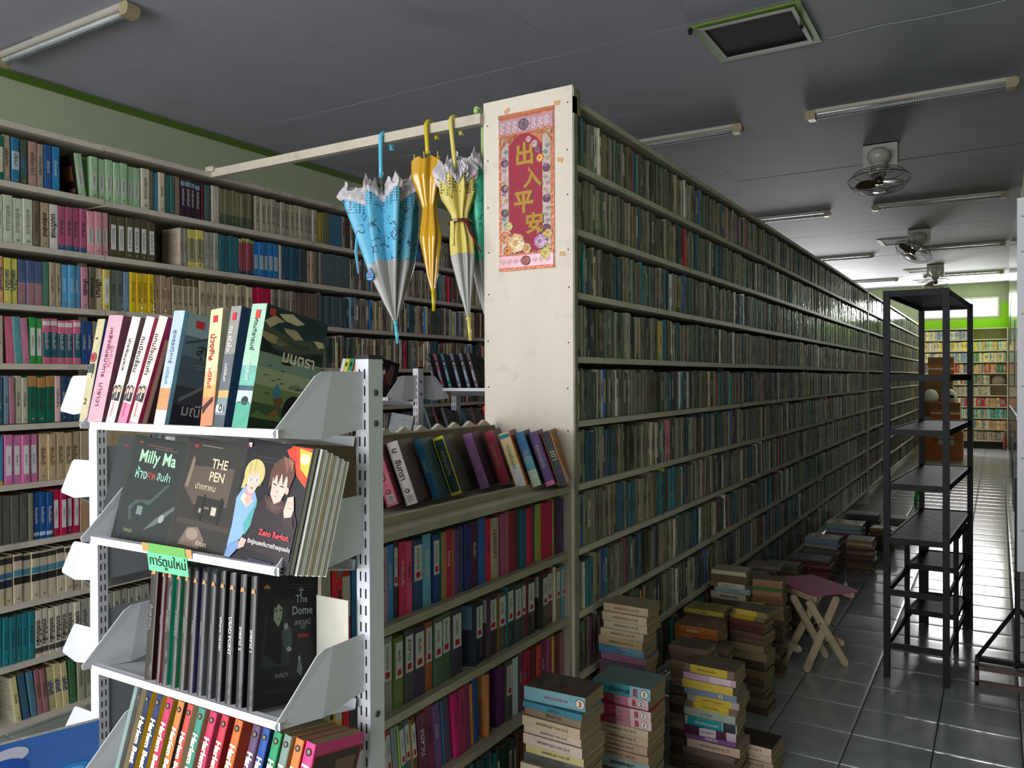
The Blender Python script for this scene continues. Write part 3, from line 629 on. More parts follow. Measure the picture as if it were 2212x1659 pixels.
# --- shelf A: thick novels
def nA(x, lean, t, h, col, fr, lab, segs=(), d=.145, sb=.003): return book(SM(RZS[0], x, lean=lean, sb=sb), t, h, d, col, lab, GA, front=fr, back=fr, segs=segs, pm=PAGES)
o = nA(-1.532, .01, .025, .205, '#b5ac86', '#2f5482', 'thin beige novel with a red rose, leftmost on the top rack shelf')
face(o, SPINE_F := T(0, -.0006, 0) @ FRONT, .025, .205, [('#a8464a', ell(.5, .62, .38, .05)), ('#7f2a34', ell(.45, .625, .2, .025)), ('#3a4a44', rect(.2, .8, .46, .56)), ('#c8bda0', rect(.1, .7, .42, .47)), ('#3a3427', rect(.35, .6, .8, .815))], 'spine_picture')
text('2', .01, .012, INK, o, T(.0125, -.0015, .04) @ FRONT)
o = nA(-1.505, .05, .047, .212, '#cf98a4', '#8e5468', 'very thick pink novel, second on the top shelf of the white rack')
spine_text(o, 'เพลิงพันธนาการ', .047, .212, .42, .88, mat('ink_maroon', '#5a2a3c', noise=0), wk=.40); text('รักคืนใจ', .08, .012, mat('ink_rose', '#b56c80', noise=0), o, T(.035, -.0012, .13) @ SPINE)
text('บาราวา', .05, .010, mat('ink_maroon'), o, T(.023, -.0012, .055) @ SPINE)
def portrait(o, t, h, suit='#26262a', hair='#1f1a1c'):
    face(o, T(0, -.0006, 0) @ FRONT, t, h, [('#d8d0c8', rect(.08, .92, .22, .36)), (hair, ell(.3, .31, .2, .045)), ('#c9a48e', ell(.32, .305, .13, .028)), (suit, rect(.45, .92, .215, .3)), (hair, ell(.68, .335, .2, .028)), ('#c9a48e', ell(.68, .322, .15, .026)), ('#4a4650', rect(.1, .4, .215, .27)), ('#e8e4dc', rect(.6, .7, .24, .3))], 'spine_picture')
for x, ln, t, col, fr, sg, ti, lb in ((-1.445, .13, .027, '#d6d2c4', '#6f7068', (), 'พ่ายพิษบุพเพ', 'white spined novel with grey edges and a couple portrait, on the top rack shelf'),
        (-1.408, .165, .026, '#d8c8c2', '#d86a8c', ((0, .2, '#e07a98'),), 'ทะเบียนร้อน', 'white to pink spined novel with a couple portrait, on the top rack shelf'),
        (-1.373, .185, .026, '#dcc3ba', '#c83a66', ((0, .03, '#d8889c'),), 'แทนใจเมียเก่า', 'pale pink spined novel with crimson cover edge, on the top rack shelf')):
    o = nA(x, ln, t, .208, col, fr, lb, sg); portrait(o, t, .208)
    spine_text(o, ti, t, .208, .45, .84, INK, wk=.5); text('ดอกหญ้า', .03, .008, INKR, o, T(t/2, -.0012, .028) @ SPINE)
o = book(SM(RZS[0], -1.338, lean=.17, sb=.006), .014, .16, .14, '#4a2418', 'dark red brown novel half hidden behind the pink ones on the top rack shelf', GA, front='#4a2010')
o = nA(-1.300, .03, .031, .211, '#a9bccb', '#6fa8c8', 'light blue thick novel with a dark grey blue cover, middle of the top rack shelf', ((0, .13, '#c8ccd4'), (.13, .32, '#c08a5c')))
spine_text(o, 'สุพรรณิการ์', .031, .211, .52, .84, mat('ink_slate', '#5c7488', noise=0), wk=.45); text('มณีจันท์', .04, .008, mat('ink_slate'), o, T(.016, -.0012, .09) @ SPINE)
face(o, cover_M(.031), .145, .211, [('#5c7484', rect(.07, 1, 0, 1)), ('#48586a', rect(.07, 1, 0, .62)), ('#31364a', rect(.07, 1, 0, .36)), ('#1c2036', rect(.07, 1, 0, .2)), ('#8fa8b4', rect(.07, 1, .8, 1)), ('#3c4a54', [(.1, .72), (.6, .84), (1, .97), (1, .985), (.58, .86), (.1, .74)]), ('#9c7040', ell(.62, .9, .16, .075)), ('#b8833c', ell(.72, .84, .13, .06)), ('#6a7078', [(.15, .22), (.55, .4), (.58, .43), (.52, .42), (.13, .25)]), ('#8a8f96', rect(.3, .6, .53, .535)), ('#8a8f96', rect(.28, .6, .555, .56)), ('#c83040', rect(.2, .33, .88, .945))])
text('สุพรรณ', .09, .026, mat('ink_dark_slate', '#1c2630', noise=0), o, T(.0325, .085, .142) @ COVX); text('มณีจันท์', .09, .024, mat('ink_silver', '#a9a8b0', noise=0), o, T(.0325, .075, .035) @ COVX)
o = nA(-1.172, -.09, .031, .208, '#d9d39c', '#d8cfa4', 'cream to orange spined novel with a sunset, right half of the top rack shelf', ((0, .24, '#dd7f5c'), (.24, .34, '#e0a060'), (.34, .46, '#e0b080')))
spine_text(o, 'บ่วงพิษ', .031, .208, .55, .78, INKR, bold=.03, wk=.6); spine_text(o, 'มณีจันท์', .031, .208, .3, .5, INKR, wk=.3)
face(o, T(0, -.0006, 0) @ FRONT, .031, .208, [('#c02838', rect(.35, .7, .88, .94)), ('#3c2c30', [(.1, .16), (.5, .2), (.9, .24), (.9, .2), (.4, .14), (.2, .1)])], 'spine_picture')
o = nA(-1.138, 0, .026, .211, '#8c8c84', '#1f3c68', 'grey spined novel with navy cover edge and a glowing light, on the top rack shelf', ((0, .1, '#44505a'), (.1, .24, '#7a8890'), (.24, .3, '#c8a468'), (.3, .6, '#5e6468')))
spine_text(o, 'ณ หัวใจ', .026, .211, .6, .85, INKW, wk=.5); spine_text(o, 'มณีจันท์', .026, .211, .34, .55, INKW, wk=.3)
face(o, T(0, -.0006, 0) @ FRONT, .026, .211, [('#c02838', rect(.35, .7, .88, .945)), ('#c8d0d4', rect(.1, .8, .12, .18)), ('#1c2024', ell(.55, .155, .18, .03)), ('#a8b0b4', ell(.55, .155, .09, .015))], 'spine_picture')
o = nA(-1.092, .03, .038, .213, '#9cc4a8', '#a8d4b0', 'mint green thick novel showing a lake landscape cover, rightmost on the top rack shelf', ((0, .2, '#4f9c84'), (.2, .3, '#b8ccc8'), (.3, .34, '#30505c'), (.34, .5, '#6aa898')))
spine_text(o, 'กัณทิรารมย์', .038, .213, .62, .88, mat('ink_forest', '#2c4a3c', noise=0), wk=.6, bold=.02); spine_text(o, 'มณีจันท์', .038, .213, .38, .56, INKW, wk=.3)
face(o, T(0, -.0006, 0) @ FRONT, .038, .213, [('#c83c3c', rect(.4, .68, .88, .95)), ('#24343c', ell(.6, .22, .2, .035)), ('#3c5c50', rect(.15, .9, .2, .21))], 'spine_picture')
birds = [('#18241c', [(x, y), (x+.04, y+.012), (x+.09, y+.002), (x+.05, y+.004)]) for x, y in ((.1, .44), (.22, .41), (.3, .43), (.36, .4), (.16, .30), (.62, .38), (.34, .5), (.14, .52))]
LAND = [('#1c3438', rect(0, 1, .62, 1)), ('#4a4c3c', [(0, .68), (.5, .66), (1, .74), (1, .84), (.5, .78), (0, .84)]), ('#b8a880', [(0, .86), (.14, .93), (.3, .9), (.22, .88), (.1, .82)]), ('#c8ba90', [(.2, .95), (.4, .98), (.62, .93), (.5, .9), (.3, .91)]), ('#a89c74', [(.3, .85), (.5, .86), (.64, .8), (.5, .78), (.34, .82)]), ('#c8b88c', [(.8, .82), (.95, .83), (1, .79), (.9, .77)]), ('#9c8c60', [(0, .78), (.2, .77), (.45, .72), (.3, .7), (0, .72)]),
        ('#161c16', [(0, .60), (.0, .74), (.12, .70), (.3, .63), (.5, .615)]), ('#1c241c', [(.5, .6), (.62, .655), (.8, .7), (1, .71), (1, .6)]), ('#7a9078', rect(0, 1, .48, .62)), ('#98a478', rect(0, 1, .34, .5)), ('#6c8448', rect(0, 1, .2, .36)), ('#38562c', rect(0, 1, .09, .22)), ('#1c3418', rect(0, 1, 0, .1)), ('#5c7c3c', [(0, .1), (.1, .16), (.3, .12), (.4, .18), (.5, .1)]),
        ('#141a14', [(.34, .575), (.38, .56), (.48, .56), (.52, .575), (.46, .585), (.40, .59)]), ('#0f0c0c', ell(.64, .2, .17, .13)), ('#3a7896', [(.36, .22), (.28, .33), (.34, .40), (.40, .33), (.41, .24)]), ('#6c4c1c', [(.38, .20), (.30, .27), (.42, .30), (.47, .25)]), ('#8c5c24', [(.38, .2), (.24, .13), (.34, .12), (.42, .17)]), ('#c83c3c', rect(.05, .14, .92, .975))]+birds
face(o, cover_M(.038), .145, .213, LAND)
text('กัณทิรารมย์', .075, .016, mat('ink_forest'), o, T(.0395, .07, .157) @ COVX); text('มนตรา', .075, .026, mat('ink_cream', '#d8d0a8', noise=0), o, T(.0395, .088, .132) @ COVX, bold=.02); text('มณีจันท์', .05, .010, mat('ink_forest'), o, T(.0395, .095, .085) @ COVX)

# --- shelf B: black comics standing face out, overlapping
GB = 'comics standing face out on the second rack shelf'
def nB(x, yb, lab, col='#1e2020', w_=.155, h=.205, lean=.07, t=.012, pm=PAGESW, spine=None):
    M = T(0, .898, RZS[1]) @ RX(TILT-.03) @ T(x, .004+yb+t, .0) @ RY(lean) @ RZ(-PI/2)
    return book(M, t, h, w_, spine or col, lab, GB, front=col, back=col, wrap=True, pm=pm)
o = nB(-1.56, .052, 'black glossy comic at the far left of the second rack shelf, mostly covered', '#20242c'); text('จอมมาร', .02, .014, INKR, o, T(.0128, .03, .185) @ COVX)
o = nB(-1.488, .036, 'black comic with mint green title lettering on the second rack shelf', '#1b1f1d', .19, spine='#5c605c')
face(o, cover_M(.012), .172, .205, [('#232a28', rect(.06, 1, .0, 1)), ('#3c4a48', [(.25, .2), (.2, .32), (.3, .4), (.55, .42), (.8, .6), (.83, .58), (.57, .38), (.32, .36), (.25, .3), (.3, .22)]), ('#1c2c2c', ell(.42, .3, .12, .09)), ('#6c7670', rect(.36, .46, .27, .35)), ('#55605c', [(.55, .14), (.75, .22), (1, .38), (1, .42), (.72, .27), (.52, .12)]), ('#8c9490', ell(.82, .28, .05, .035, rot=.5)), ('#a83a34', rect(.14, .2, .93, .945)), ('#6a3a34', rect(.3, .75, .915, .925)), ('#5a5c58', rect(.45, .85, .895, .902))])
MINTI = mat('ink_mint', '#9fd0a8', noise=0); TEALI = mat('ink_pale_teal', '#8fc4b0', noise=0)
text('Milly Ma', .112, .034, MINTI, o, T(.0132, .092, .163) @ COVX, bold=.02); text('ห้าง', .036, .024, TEALI, o, T(.0132, .052, .134) @ COVX, bold=.01); text('ศพ', .028, .016, mat('ink_rust', '#8a4034', noise=0), o, T(.0132, .085, .131) @ COVX, bold=.02); text('สินค้า', .040, .024, TEALI, o, T(.0132, .122, .134) @ COVX, bold=.01)
text('ปองวุฒิ', .04, .009, mat('ink_olive', '#8c8a68', noise=0), o, T(.0132, .05, .022) @ COVX)
o = nB(-1.297, .020, 'dark brown comic with a ruined room picture on the second rack shelf', '#24211e', .18, spine='#3a3834')
face(o, cover_M(.012), .165, .205, [('#2c2926', rect(.03, 1, 0, 1)), ('#54483c', [(.1, .55), (.14, .83), (.2, .75), (.85, .78), (.85, .45), (.3, .42)]), ('#7a6c58', [(.1, .56), (.15, .84), (.19, .8), (.16, .56)]), ('#211e1c', rect(.35, .8, .32, .5)), ('#6c6456', rect(.5, .58, .4, .42)), ('#b8b0a0', rect(.62, .70, .36, .43)), ('#8f8878', rect(.42, .48, .36, .4)), ('#141210', rect(.46, .49, .28, .52)), ('#141210', rect(.74, .77, .28, .52)), ('#3c362e', rect(.1, 1, .24, .29)), ('#6a5c50', [(.2, .06), (.3, .22), (.48, .24), (.62, .14), (.55, .06)]), ('#8c7c6c', ell(.4, .17, .1, .05)), ('#403830', rect(.1, 1, .03, .05)), ('#8a2c30', rect(.13, .2, .91, .94)), ('#77716a', rect(.25, .6, .935, .943))])
text('THE\nPEN', .05, .04, mat('ink_bone', '#c8b898', noise=0), o, T(.0132, .10, .152) @ COVX, bold=.02); text('ปากกาคน', .055, .015, mat('ink_bone'), o, T(.0132, .075, .12) @ COVX); text('ภัสรสา', .03, .009, mat('ink_bone'), o, T(.0132, .095, .022) @ COVX)
o = nB(-1.121, .004, 'comic with a blond girl and a brown haired man on its cover, second rack shelf', '#17161f', .160, spine='#2a3766')
HB, HD, SK, SK2 = '#c4b474', '#5c3c30', '#d9b8a8', '#c9a498'
ZEN = [('#15141a', rect(.03, 1, 0, 1)), ('#3a3a50', rect(.12, .6, .86, .865)), ('#33334a', rect(.2, .7, .83, .836)), ('#d8482c', [(.68, .99), (.98, .99), (.98, .68), (.86, .74), (.74, .84)]), ('#f0b43c', [(.8, .98), (.98, .96), (.98, .76), (.86, .82)]), ('#fbf0a8', ell(.9, .9, .07, .045)), ('#c83c28', [(.62, .95), (.72, .99), (.82, .86), (.7, .88)]),
  ('#7fa4c8', [(.04, .28), (.02, .5), (.1, .6), (.24, .62), (.33, .52), (.3, .3), (.14, .1), (.03, .1)]), ('#4f9c98', [(.2, .3), (.34, .52), (.36, .36), (.26, .22)]), ('#ecd9a8', [(.08, .5), (.14, .58), (.28, .5), (.2, .44)]), (SK2, [(.14, .5), (.22, .58), (.27, .5), (.2, .45)]), ('#c88c9c', ell(.19, .56, .07, .025)),
  (HB, ell(.22, .72, .155, .12)), (HB, [(.08, .7), (.06, .58), (.12, .6), (.14, .7)]), (SK, [(.13, .7), (.14, .6), (.2, .55), (.27, .57), (.32, .66), (.3, .73), (.2, .74)]), (HB, [(.1, .76), (.18, .68), (.17, .78), (.24, .7), (.25, .8), (.31, .7), (.34, .62), (.36, .74), (.28, .83), (.14, .82)]), ('#f4f4f4', ell(.185, .665, .024, .02)), ('#6a8f88', ell(.187, .665, .013, .017)), ('#f4f4f4', ell(.275, .672, .02, .02)), ('#6a8f88', ell(.277, .672, .011, .017)), ('#a84848', ell(.225, .6, .015, .008)), ('#b8a05c', [(.2, .83), (.22, .72), (.215, .83)]), ('#b8a05c', [(.13, .8), (.14, .7), (.145, .8)]),
  ('#2a2026', [(.3, .12), (.34, .45), (.46, .58), (.62, .54), (.85, .56), (.97, .4), (.97, .1)]), ('#4a3430', [(.44, .56), (.5, .46), (.68, .43), (.76, .5), (.7, .56)]), ('#5c443c', [(.46, .53), (.6, .46), (.72, .49), (.6, .51)]),
  (HD, ell(.64, .76, .17, .125)), (HD, [(.46, .78), (.47, .62), (.53, .66), (.55, .76)]), (SK, [(.51, .72), (.52, .58), (.6, .51), (.68, .54), (.74, .64), (.72, .74), (.6, .76)]), (SK2, ell(.75, .63, .025, .03)), (HD, [(.48, .82), (.53, .68), (.56, .76), (.6, .66), (.63, .77), (.67, .66), (.7, .76), (.77, .64), (.81, .76), (.76, .87), (.62, .9)]), ('#7c5444', [(.6, .9), (.7, .76), (.72, .88)]), ('#8c6450', [(.68, .9), (.76, .78), (.77, .86)]),
  ('#2a1c1c', [(.53, .665), (.58, .655), (.585, .662), (.535, .675)]), ('#2a1c1c', [(.63, .655), (.69, .65), (.695, .658), (.635, .663)]), ('#8c4a44', rect(.585, .615, .57, .575)), ('#b08a80', [(.6, .63), (.612, .6), (.6, .602)]),
  (SK, [(.76, .47), (.78, .58), (.86, .6), (.9, .5), (.88, .42), (.8, .4)]), (SK2, rect(.78, .88, .53, .537)), ('#a8887c', rect(.79, .89, .5, .505)), ('#a8887c', rect(.79, .89, .545, .55)), ('#3a2a2c', [(.78, .42), (.9, .44), (.94, .36), (.8, .36)]),
  (SK2, [(.2, .14), (.24, .2), (.32, .19), (.3, .13), (.22, .1)]), ('#6c8cb4', [(.04, .02), (.06, .12), (.2, .18), (.22, .11), (.12, .02)]), ('#2c2c44', rect(.4, .75, .03, .06)), ('#dcdce0', rect(.05, .1, .93, .965)), ('#b83048', rect(.05, .075, .93, .95))]
face(o, cover_M(.012), .160, .205, ZEN)
text('Zeno Region', .072, .013, mat('ink_bright_red', '#e83c48', noise=0), o, T(.0158, .112, .055) @ COVX, bold=.03); text('รักคู่สมองกับวายร้ายสุดหล่อ', .10, .013, INKW, o, T(.0158, .105, .038) @ COVX, bold=.02)
for k in range(5):
    M = T(0, .898, RZS[1]) @ RX(TILT-.03) @ T(-1.116+.001*k, .022+.013*k+.010, .0) @ RY(.07) @ RZ(-PI/2)
    book(M, .0115, .205-.003*k, .160, '#dedcd4', 'pale edged comic, %s behind the one with two faces on the second rack shelf' % ordn(k+1), GB, front='#dedcd4' if k != 2 else '#c8a878', pm=PAGESW, wrap=True)

# --- shelf C: row of black comics with coloured edges
GC = 'black spined comics on the third rack shelf'
CC = [('#2e2723', '#231d1a', .027, 'dark brown'), ('#3a2e30', '#cc4450', .010, 'red'), ('#2c2c30', '#12a882', .012, 'bright teal'), ('#2c3430', '#2c9c64', .015, 'green'), ('#3c3a34', '#6c6450', .016, 'olive'), ('#302c30', '#41306e', .017, 'purple'), ('#343434', '#6c7074', .016, 'grey'), ('#2c2c2e', '#5f6366', .016, 'silver grey'), ('#242424', '#1f2124', .017, 'black'), ('#2e2e30', '#202022', .018, 'smoky black'), ('#26282a', '#1a1c1e', .019, 'glossy black'), ('#28282a', '#17191b', .015, 'deep black')]
CX = [-1.338, -1.303, -1.288, -1.262, -1.239, -1.215, -1.192, -1.167, -1.143, -1.119, -1.092, -1.065]
CT = ['คืนหลอน', 'รอยรัก', 'เงาปริศนา', 'สวนสยอง', 'เสือสมิง', 'Ticket', 'เรื่องเล่า', 'สมุทรอำลา', 'พลังนุภาพ THE PAST', 'DEAD POINT', 'เทพสาป 2', 'เทพสาป 1']
for k, ((sc, ec, t, nm), x) in enumerate(zip(CC, CX)):
    t2 = ((CX[k+1]-x)*.58) if k < 11 else t
    M = SM(RZS[2], x+.004, lean=-.15, sb=.004)
    o = book(M, t2, .216, .145, sc, 'comic with %s cover edge, %s from the left on the third rack shelf' % (nm, ordn(k+1)), GC, front=ec, back=ec, wrap=True, pm=PAGESW)
    one('spine_emblem', lambda b: b.quad([Vector((t2/2+u*t2*.32, -.0009, .187+v*.008)) for u, v in ell(0, 0, 1, 1, 9, 0, 0, PI)], '#b88c5c'), PRINT, o)
    spine_text(o, CT[k], t2, .216, .3, .72, mat('ink_dim_grey', '#8c8c8c', noise=0) if k < 8 else INKW, wk=.5, bold=0 if k < 8 else .02)
    if k == 11:
        face(o, cover_M(t2), .145, .216, [('#161a1a', rect(.03, 1, 0, 1)), ('#26302e', [(.1, .3), (.15, .7), (.25, .85), (.42, .84), (.5, .62), (.55, .3)]), ('#0e1010', [(.14, .4), (.2, .78), (.3, .86), (.4, .8), (.44, .5), (.4, .3)]), ('#8c9c88', [(.27, .66), (.28, .76), (.35, .78), (.41, .74), (.4, .66), (.35, .6)]), ('#2c3430', ell(.31, .725, .02, .008)), ('#2c3430', ell(.38, .73, .02, .008)), ('#6a4c48', ell(.35, .66, .02, .006)), ('#141616', [(.24, .8), (.3, .74), (.36, .8), (.44, .74), (.42, .86), (.3, .88)]), ('#3c4c4c', [(.42, .46), (.4, .56), (.46, .62), (.56, .58), (.58, .46), (.5, .4)]), ('#8c9c98', ell(.47, .6, .035, .025)), ('#8f9c94', ell(.53, .42, .04, .02)), ('#5c6c6c', [(.66, .24), (.68, .32), (.72, .33), (.76, .26), (.74, .2)]), ('#8c9890', ell(.7, .34, .02, .02)), ('#a87c44', ell(.15, .9, .05, .03, 9, 0, 0, PI)), ('#4c5250', rect(.5, .9, .92, .925)), ('#444a48', rect(.5, .9, .9, .905)), ('#7c2428', rect(.66, .84, .5, .53)), ('#3c5c50', rect(.7, .8, .57, .6)), ('#3c4240', rect(.1, .55, .12, .126)), ('#3c4240', rect(.15, .6, .105, .11)), ('#9a9c9c', rect(.69, .71, .84, .9)), ('#9a9c9c', rect(.65, .75, .875, .885))])
        GRY = mat('ink_stone_grey', '#8c9090', noise=0)
        text('The', .03, .016, GRY, o, T(t2+.0016, .103, .175) @ COVX, bold=.02); text('Dome', .05, .018, GRY, o, T(t2+.0016, .106, .155) @ COVX, bold=.03); text('เคหาสน์', .04, .016, GRY, o, T(t2+.0016, .107, .135) @ COVX); text('ภาคินัย', .03, .010, GRY, o, T(t2+.0016, .06, .05) @ COVX)
tag(one('cardboard_divider', lambda b: b.box(at(684, 1350, Y=1.058).x, at(752, 1350, Y=1.058).x, 1.058, 1.06, .955, at(720, 1292, Y=1.058).z), mat('cream_card', '#cfcdbd', rough=.7)), 'cream cardboard sheet standing behind the last comic on the third rack shelf', 'card')

# --- shelf D: series of comics with the same lettering
GD = 'series of comics on the fourth rack shelf'
DD = [('#7f9890', '#a8b4b0', .012, 'thin grey green', 0), ('#3a3634', '#d8d8d4', .011, 'thin black', 0), ('#222c4c', '#d8b62c', .017, 'navy with yellow edge', 1), ('#26345c', '#d8b830', .018, 'navy with broad yellow edge', 1), ('#c4305c', '#dcc040', .018, 'crimson with yellow edge', 1), ('#d07c3c', '#3a2c24', .017, 'pale orange', 1), ('#c84838', '#cfc4a4', .016, 'tomato red', 1), ('#3c8c74', '#b8a078', .018, 'sea green', 1), ('#c82c58', '#cf5c7c', .018, 'cherry red', 1), ('#c83040', '#9c2c34', .018, 'scarlet', 1), ('#d86c2c', '#a8502c', .019, 'bright orange', 1), ('#5c4468', '#c08090', .018, 'purple', 1), ('#24509c', '#1f3c70', .017, 'blue', 1), ('#2c9460', '#28744c', .018, 'emerald green', 1), ('#7c9488', '#c8b06c', .017, 'grey green', 1), ('#d8803c', '#c03c44', .018, 'light orange', 1), ('#d83c80', '#c83c50', .022, 'hot pink', 1)]
dx = [215, 245, 305, 385, 465, 550, 620, 700, 790, 880, 980, 1110, 1205, 1310, 1405, 1510, 1600]
for k, (sc, ec, t, nm, hb) in enumerate(DD):
    x = np.interp(dx[k], [215, 305, 700, 1110, 1600], [-1.408, -1.371, -1.22, -1.079, -.955])
    nx = np.interp(dx[k+1], [215, 305, 700, 1110, 1600], [-1.408, -1.371, -1.22, -1.079, -.955]) if k < 16 else x+.024
    t = min(t, nx-x-.0015)
    o = book(SM(RZS[3], x-.024, lean=.13, sb=.003), t, .174, .118, sc, '%s spined comic, %s from the left on the fourth rack shelf' % (nm, ordn(k+1)), GD, front=ec, back=ec, wrap=True)
    if hb:
        spine_text(o, 'Harlem Beat', t, .174, .12, .84, mat('ink_warm_white', '#e4dcc4', noise=0), bold=.05, wk=.78)
        one('ball_emblem', lambda b: (b.quad([Vector((t/2+u*t*.3, -.0009, .159+v*t*.3)) for u, v in ell(0, 0, 1, 1, 12)], '#2c2824'), b.quad([Vector((t/2+u*t*.22, -.0011, .159+v*t*.22)) for u, v in ell(.1, .1, .8, .8, 10)], '#8c7c6c')), PRINT, o)
        if k in (2, 3): text('7' if k == 2 else '6', .010, .016, INKW, o, T(t/2, -.0012, .012) @ FRONT)
    if k == 16: face(o, cover_M(t), .118, .174, [('#4a3c34', rect(.05, .97, .02, .88)), ('#d84c84', rect(0, 1, .9, 1)), ('#7a6450', rect(.5, .9, .3, .8))])

# green paper sign on the second lip
P = at(360, 1207, Y=.895)
sg = thing('paper_sign', 'green paper sign with handwritten Thai words taped to the second rack lip', 'sign', T(P.x, .8955, RZS[1]-.004) @ RX(.12) @ RZ(0))
one('green_card', lambda b: (b.box(-.056, .054, -.0012, 0, -.040, -.003, '#6fd69a'), b.box(-.050, .052, -.0016, -.0002, -.006, .011, '#6fb05a')), PRINT, sg)
text('การ์ตูนใหม่', .10, .028, INK, sg, T(.0, -.0022, -.021) @ FRONT, bold=.005)
for x in (-.060, .060): one('tape_piece', lambda b: b.box(x-.010, x+.008, -.0004, .0006, -.006, .010), TAPE, sg)

# ================================================================== OTHER RACKS BEHIND
rk2 = thing('display_rack', 'white slotted steel rack with empty tilted shelves beside the left bookcase', 'rack')
QX, QY = -2.197, 1.334
rack_post(rk2, QX, QY, 1.53, '+x', bolts=False); rack_post(rk2, QX, QY+.86, 1.53, '+x', bolts=False)
for z in (1.42, 1.176, .936, .695, .452):
    for yy in (QY+.001, QY+.86):
        bracket(rk2, T(QX-.018, yy+.012, z-.009) @ RZ(-PI/2), lip=False)
    Ms = T(QX-.205, 0, z) @ RY(math.radians(11))
    one('shelf', lambda b: (b.box(0, .18, QY+.03, QY+.85, -.0062, -.005, M=Ms), b.box(-.001, .001, QY+.03, QY+.85, -.018, 0, M=Ms)), STEELU, rk2)
for z0, z1 in ((.93, 1.31), (.42, .845)): one('back_panel', lambda b: b.box(QX+.012, QX+.014, QY+.032, QY+.858, z0, z1), STEELU, rk2)
one('foot', lambda b: (b.box(QX-.2, QX+.02, QY, QY+.03, 0, .05), b.box(QX-.2, QX+.02, QY+.86, QY+.89, 0, .05)), WHITEM, rk2)
rk3 = thing('display_rack', 'white slotted steel rack behind the foreground one, below the blue umbrella', 'rack')
MX, MY = -2.235, 2.86
rack_post(rk3, MX, MY, 1.545, '-y'); rack_post(rk3, MX-.66, MY, 1.545, '-y')
for z in (1.42, 1.18, .94, .70, .45):
    shelf(rk3, MX-.65, MX-.005, MY-.185, z)
    for x in (MX, MX-.65): bracket(rk3, T(x, MY, z-.009)); bracket(rk3, T(x, MY+.038, z-.009) @ RZ(PI))
one('foot', lambda b: (b.box(MX-.014, MX+.014, MY-.2, MY, 0, .05), b.box(MX-.674, MX-.646, MY-.2, MY, 0, .05)), WHITEM, rk3)
G3 = 'comics on the rack behind the foreground rack'
ti3 = [('#d8d8d4', 735, '#c8ccd0'), ('#c8c83c', 742, '#c8c83c'), ('#2c8c64', 752, '#2c8c64'), ('#d86c4c', 763, '#d8582c'), ('#34548c', 776, '#34548c'), ('#2c9c84', 789, '#2c9c84'), ('#e0942c', 799, '#e0942c'), ('#c84830', 811, '#1c1414')]
for k, (sc, px, ec) in enumerate(ti3):
    P = at(px-13, 838, Y=MY-.18); P2 = at((ti3[k+1][1]-13) if k < 7 else 812, 838, Y=MY-.18); t = min(.024, P2.x-P.x-.002)
    o = book(SM(1.42, P.x, yl=MY-.185, lean=.12), t, .178, .125, sc, '%s comic, %s in the row behind the right post of the foreground rack' % (cname(sc), ordn(k+1)), G3, front=ec, back=ec)
    if k: face(o, T(0, -.0006, 0) @ FRONT, t, .178, [('#e0d8cc', rect(.15, .85, .42, .68)), ('#2c2420', rect(.2, .5, .45, .65)), ('#2c2420', rect(.3, .7, .8, .9)), ('#d8ccc0', rect(.2, .8, .1, .3))], 'spine_picture')
    if k == 7: face(o, cover_M(t), .125, .178, [('#1c1212', rect(.03, 1, 0, 1)), ('#7c1c1c', [(.03, .2), (.03, .7), (.3, .8), (.5, .6), (.4, .2)]), ('#4c3450', [(.1, .1), (.12, .6), (.25, .85), (.38, .6), (.42, .1)]), ('#d8ccd0', ell(.25, .68, .08, .07)), ('#b8a8c0', [(.16, .1), (.2, .6), (.28, .6), (.3, .1)]), ('#8c5c54', rect(.55, .62, .4, .9)), ('#8c5c54', rect(.68, .74, .4, .9)), ('#a87c34', rect(.45, .5, .5, .75)), ('#a89c90', rect(.05, .12, .88, .93))])
o = book(T(0, MY-.185, 1.18) @ RX(TILT) @ T(at(826, 912, Y=MY-.18).x, .02, 0) @ RY(.12) @ RZ(-PI/2), .012, .18, .125, '#787c7c', 'grey comic standing face out with a black figure, low behind the right post', G3, front='#848888')
face(o, cover_M(.012), .125, .18, [('#14161a', [(.2, 0), (.25, .4), (.4, .62), (.6, .6), (.8, .4), (.85, 0)]), ('#c8ccd0', ell(.45, .45, .1, .08)), ('#5c6064', rect(.3, .9, .86, .87)), ('#20242a', ell(.62, .55, .12, .1))])
rk4 = thing('display_rack', 'white steel rack with leaning dark comics between hanging umbrellas and end panel', 'rack')
LP = at(937, 838, Y=3.05); ZR4 = LP.z
rack_post(rk4, -1.50, 3.24, 1.53, '-y', bolts=False); rack_post(rk4, LP.x-.02, 3.24, 1.53, '-y', bolts=False)
for z in (ZR4, ZR4-.25, ZR4-.5, ZR4-.75):
    shelf(rk4, LP.x, -1.51, 3.05, z)
    for x in (LP.x-.005, -1.50): bracket(rk4, T(x, 3.24, z-.009))
one('foot', lambda b: (b.box(-1.514, -1.486, 3.04, 3.24, 0, .05), b.box(LP.x-.034, LP.x-.006, 3.04, 3.24, 0, .05)), WHITEM, rk4)
G4 = 'dark comics leaning on the rack beside the pale end panel'
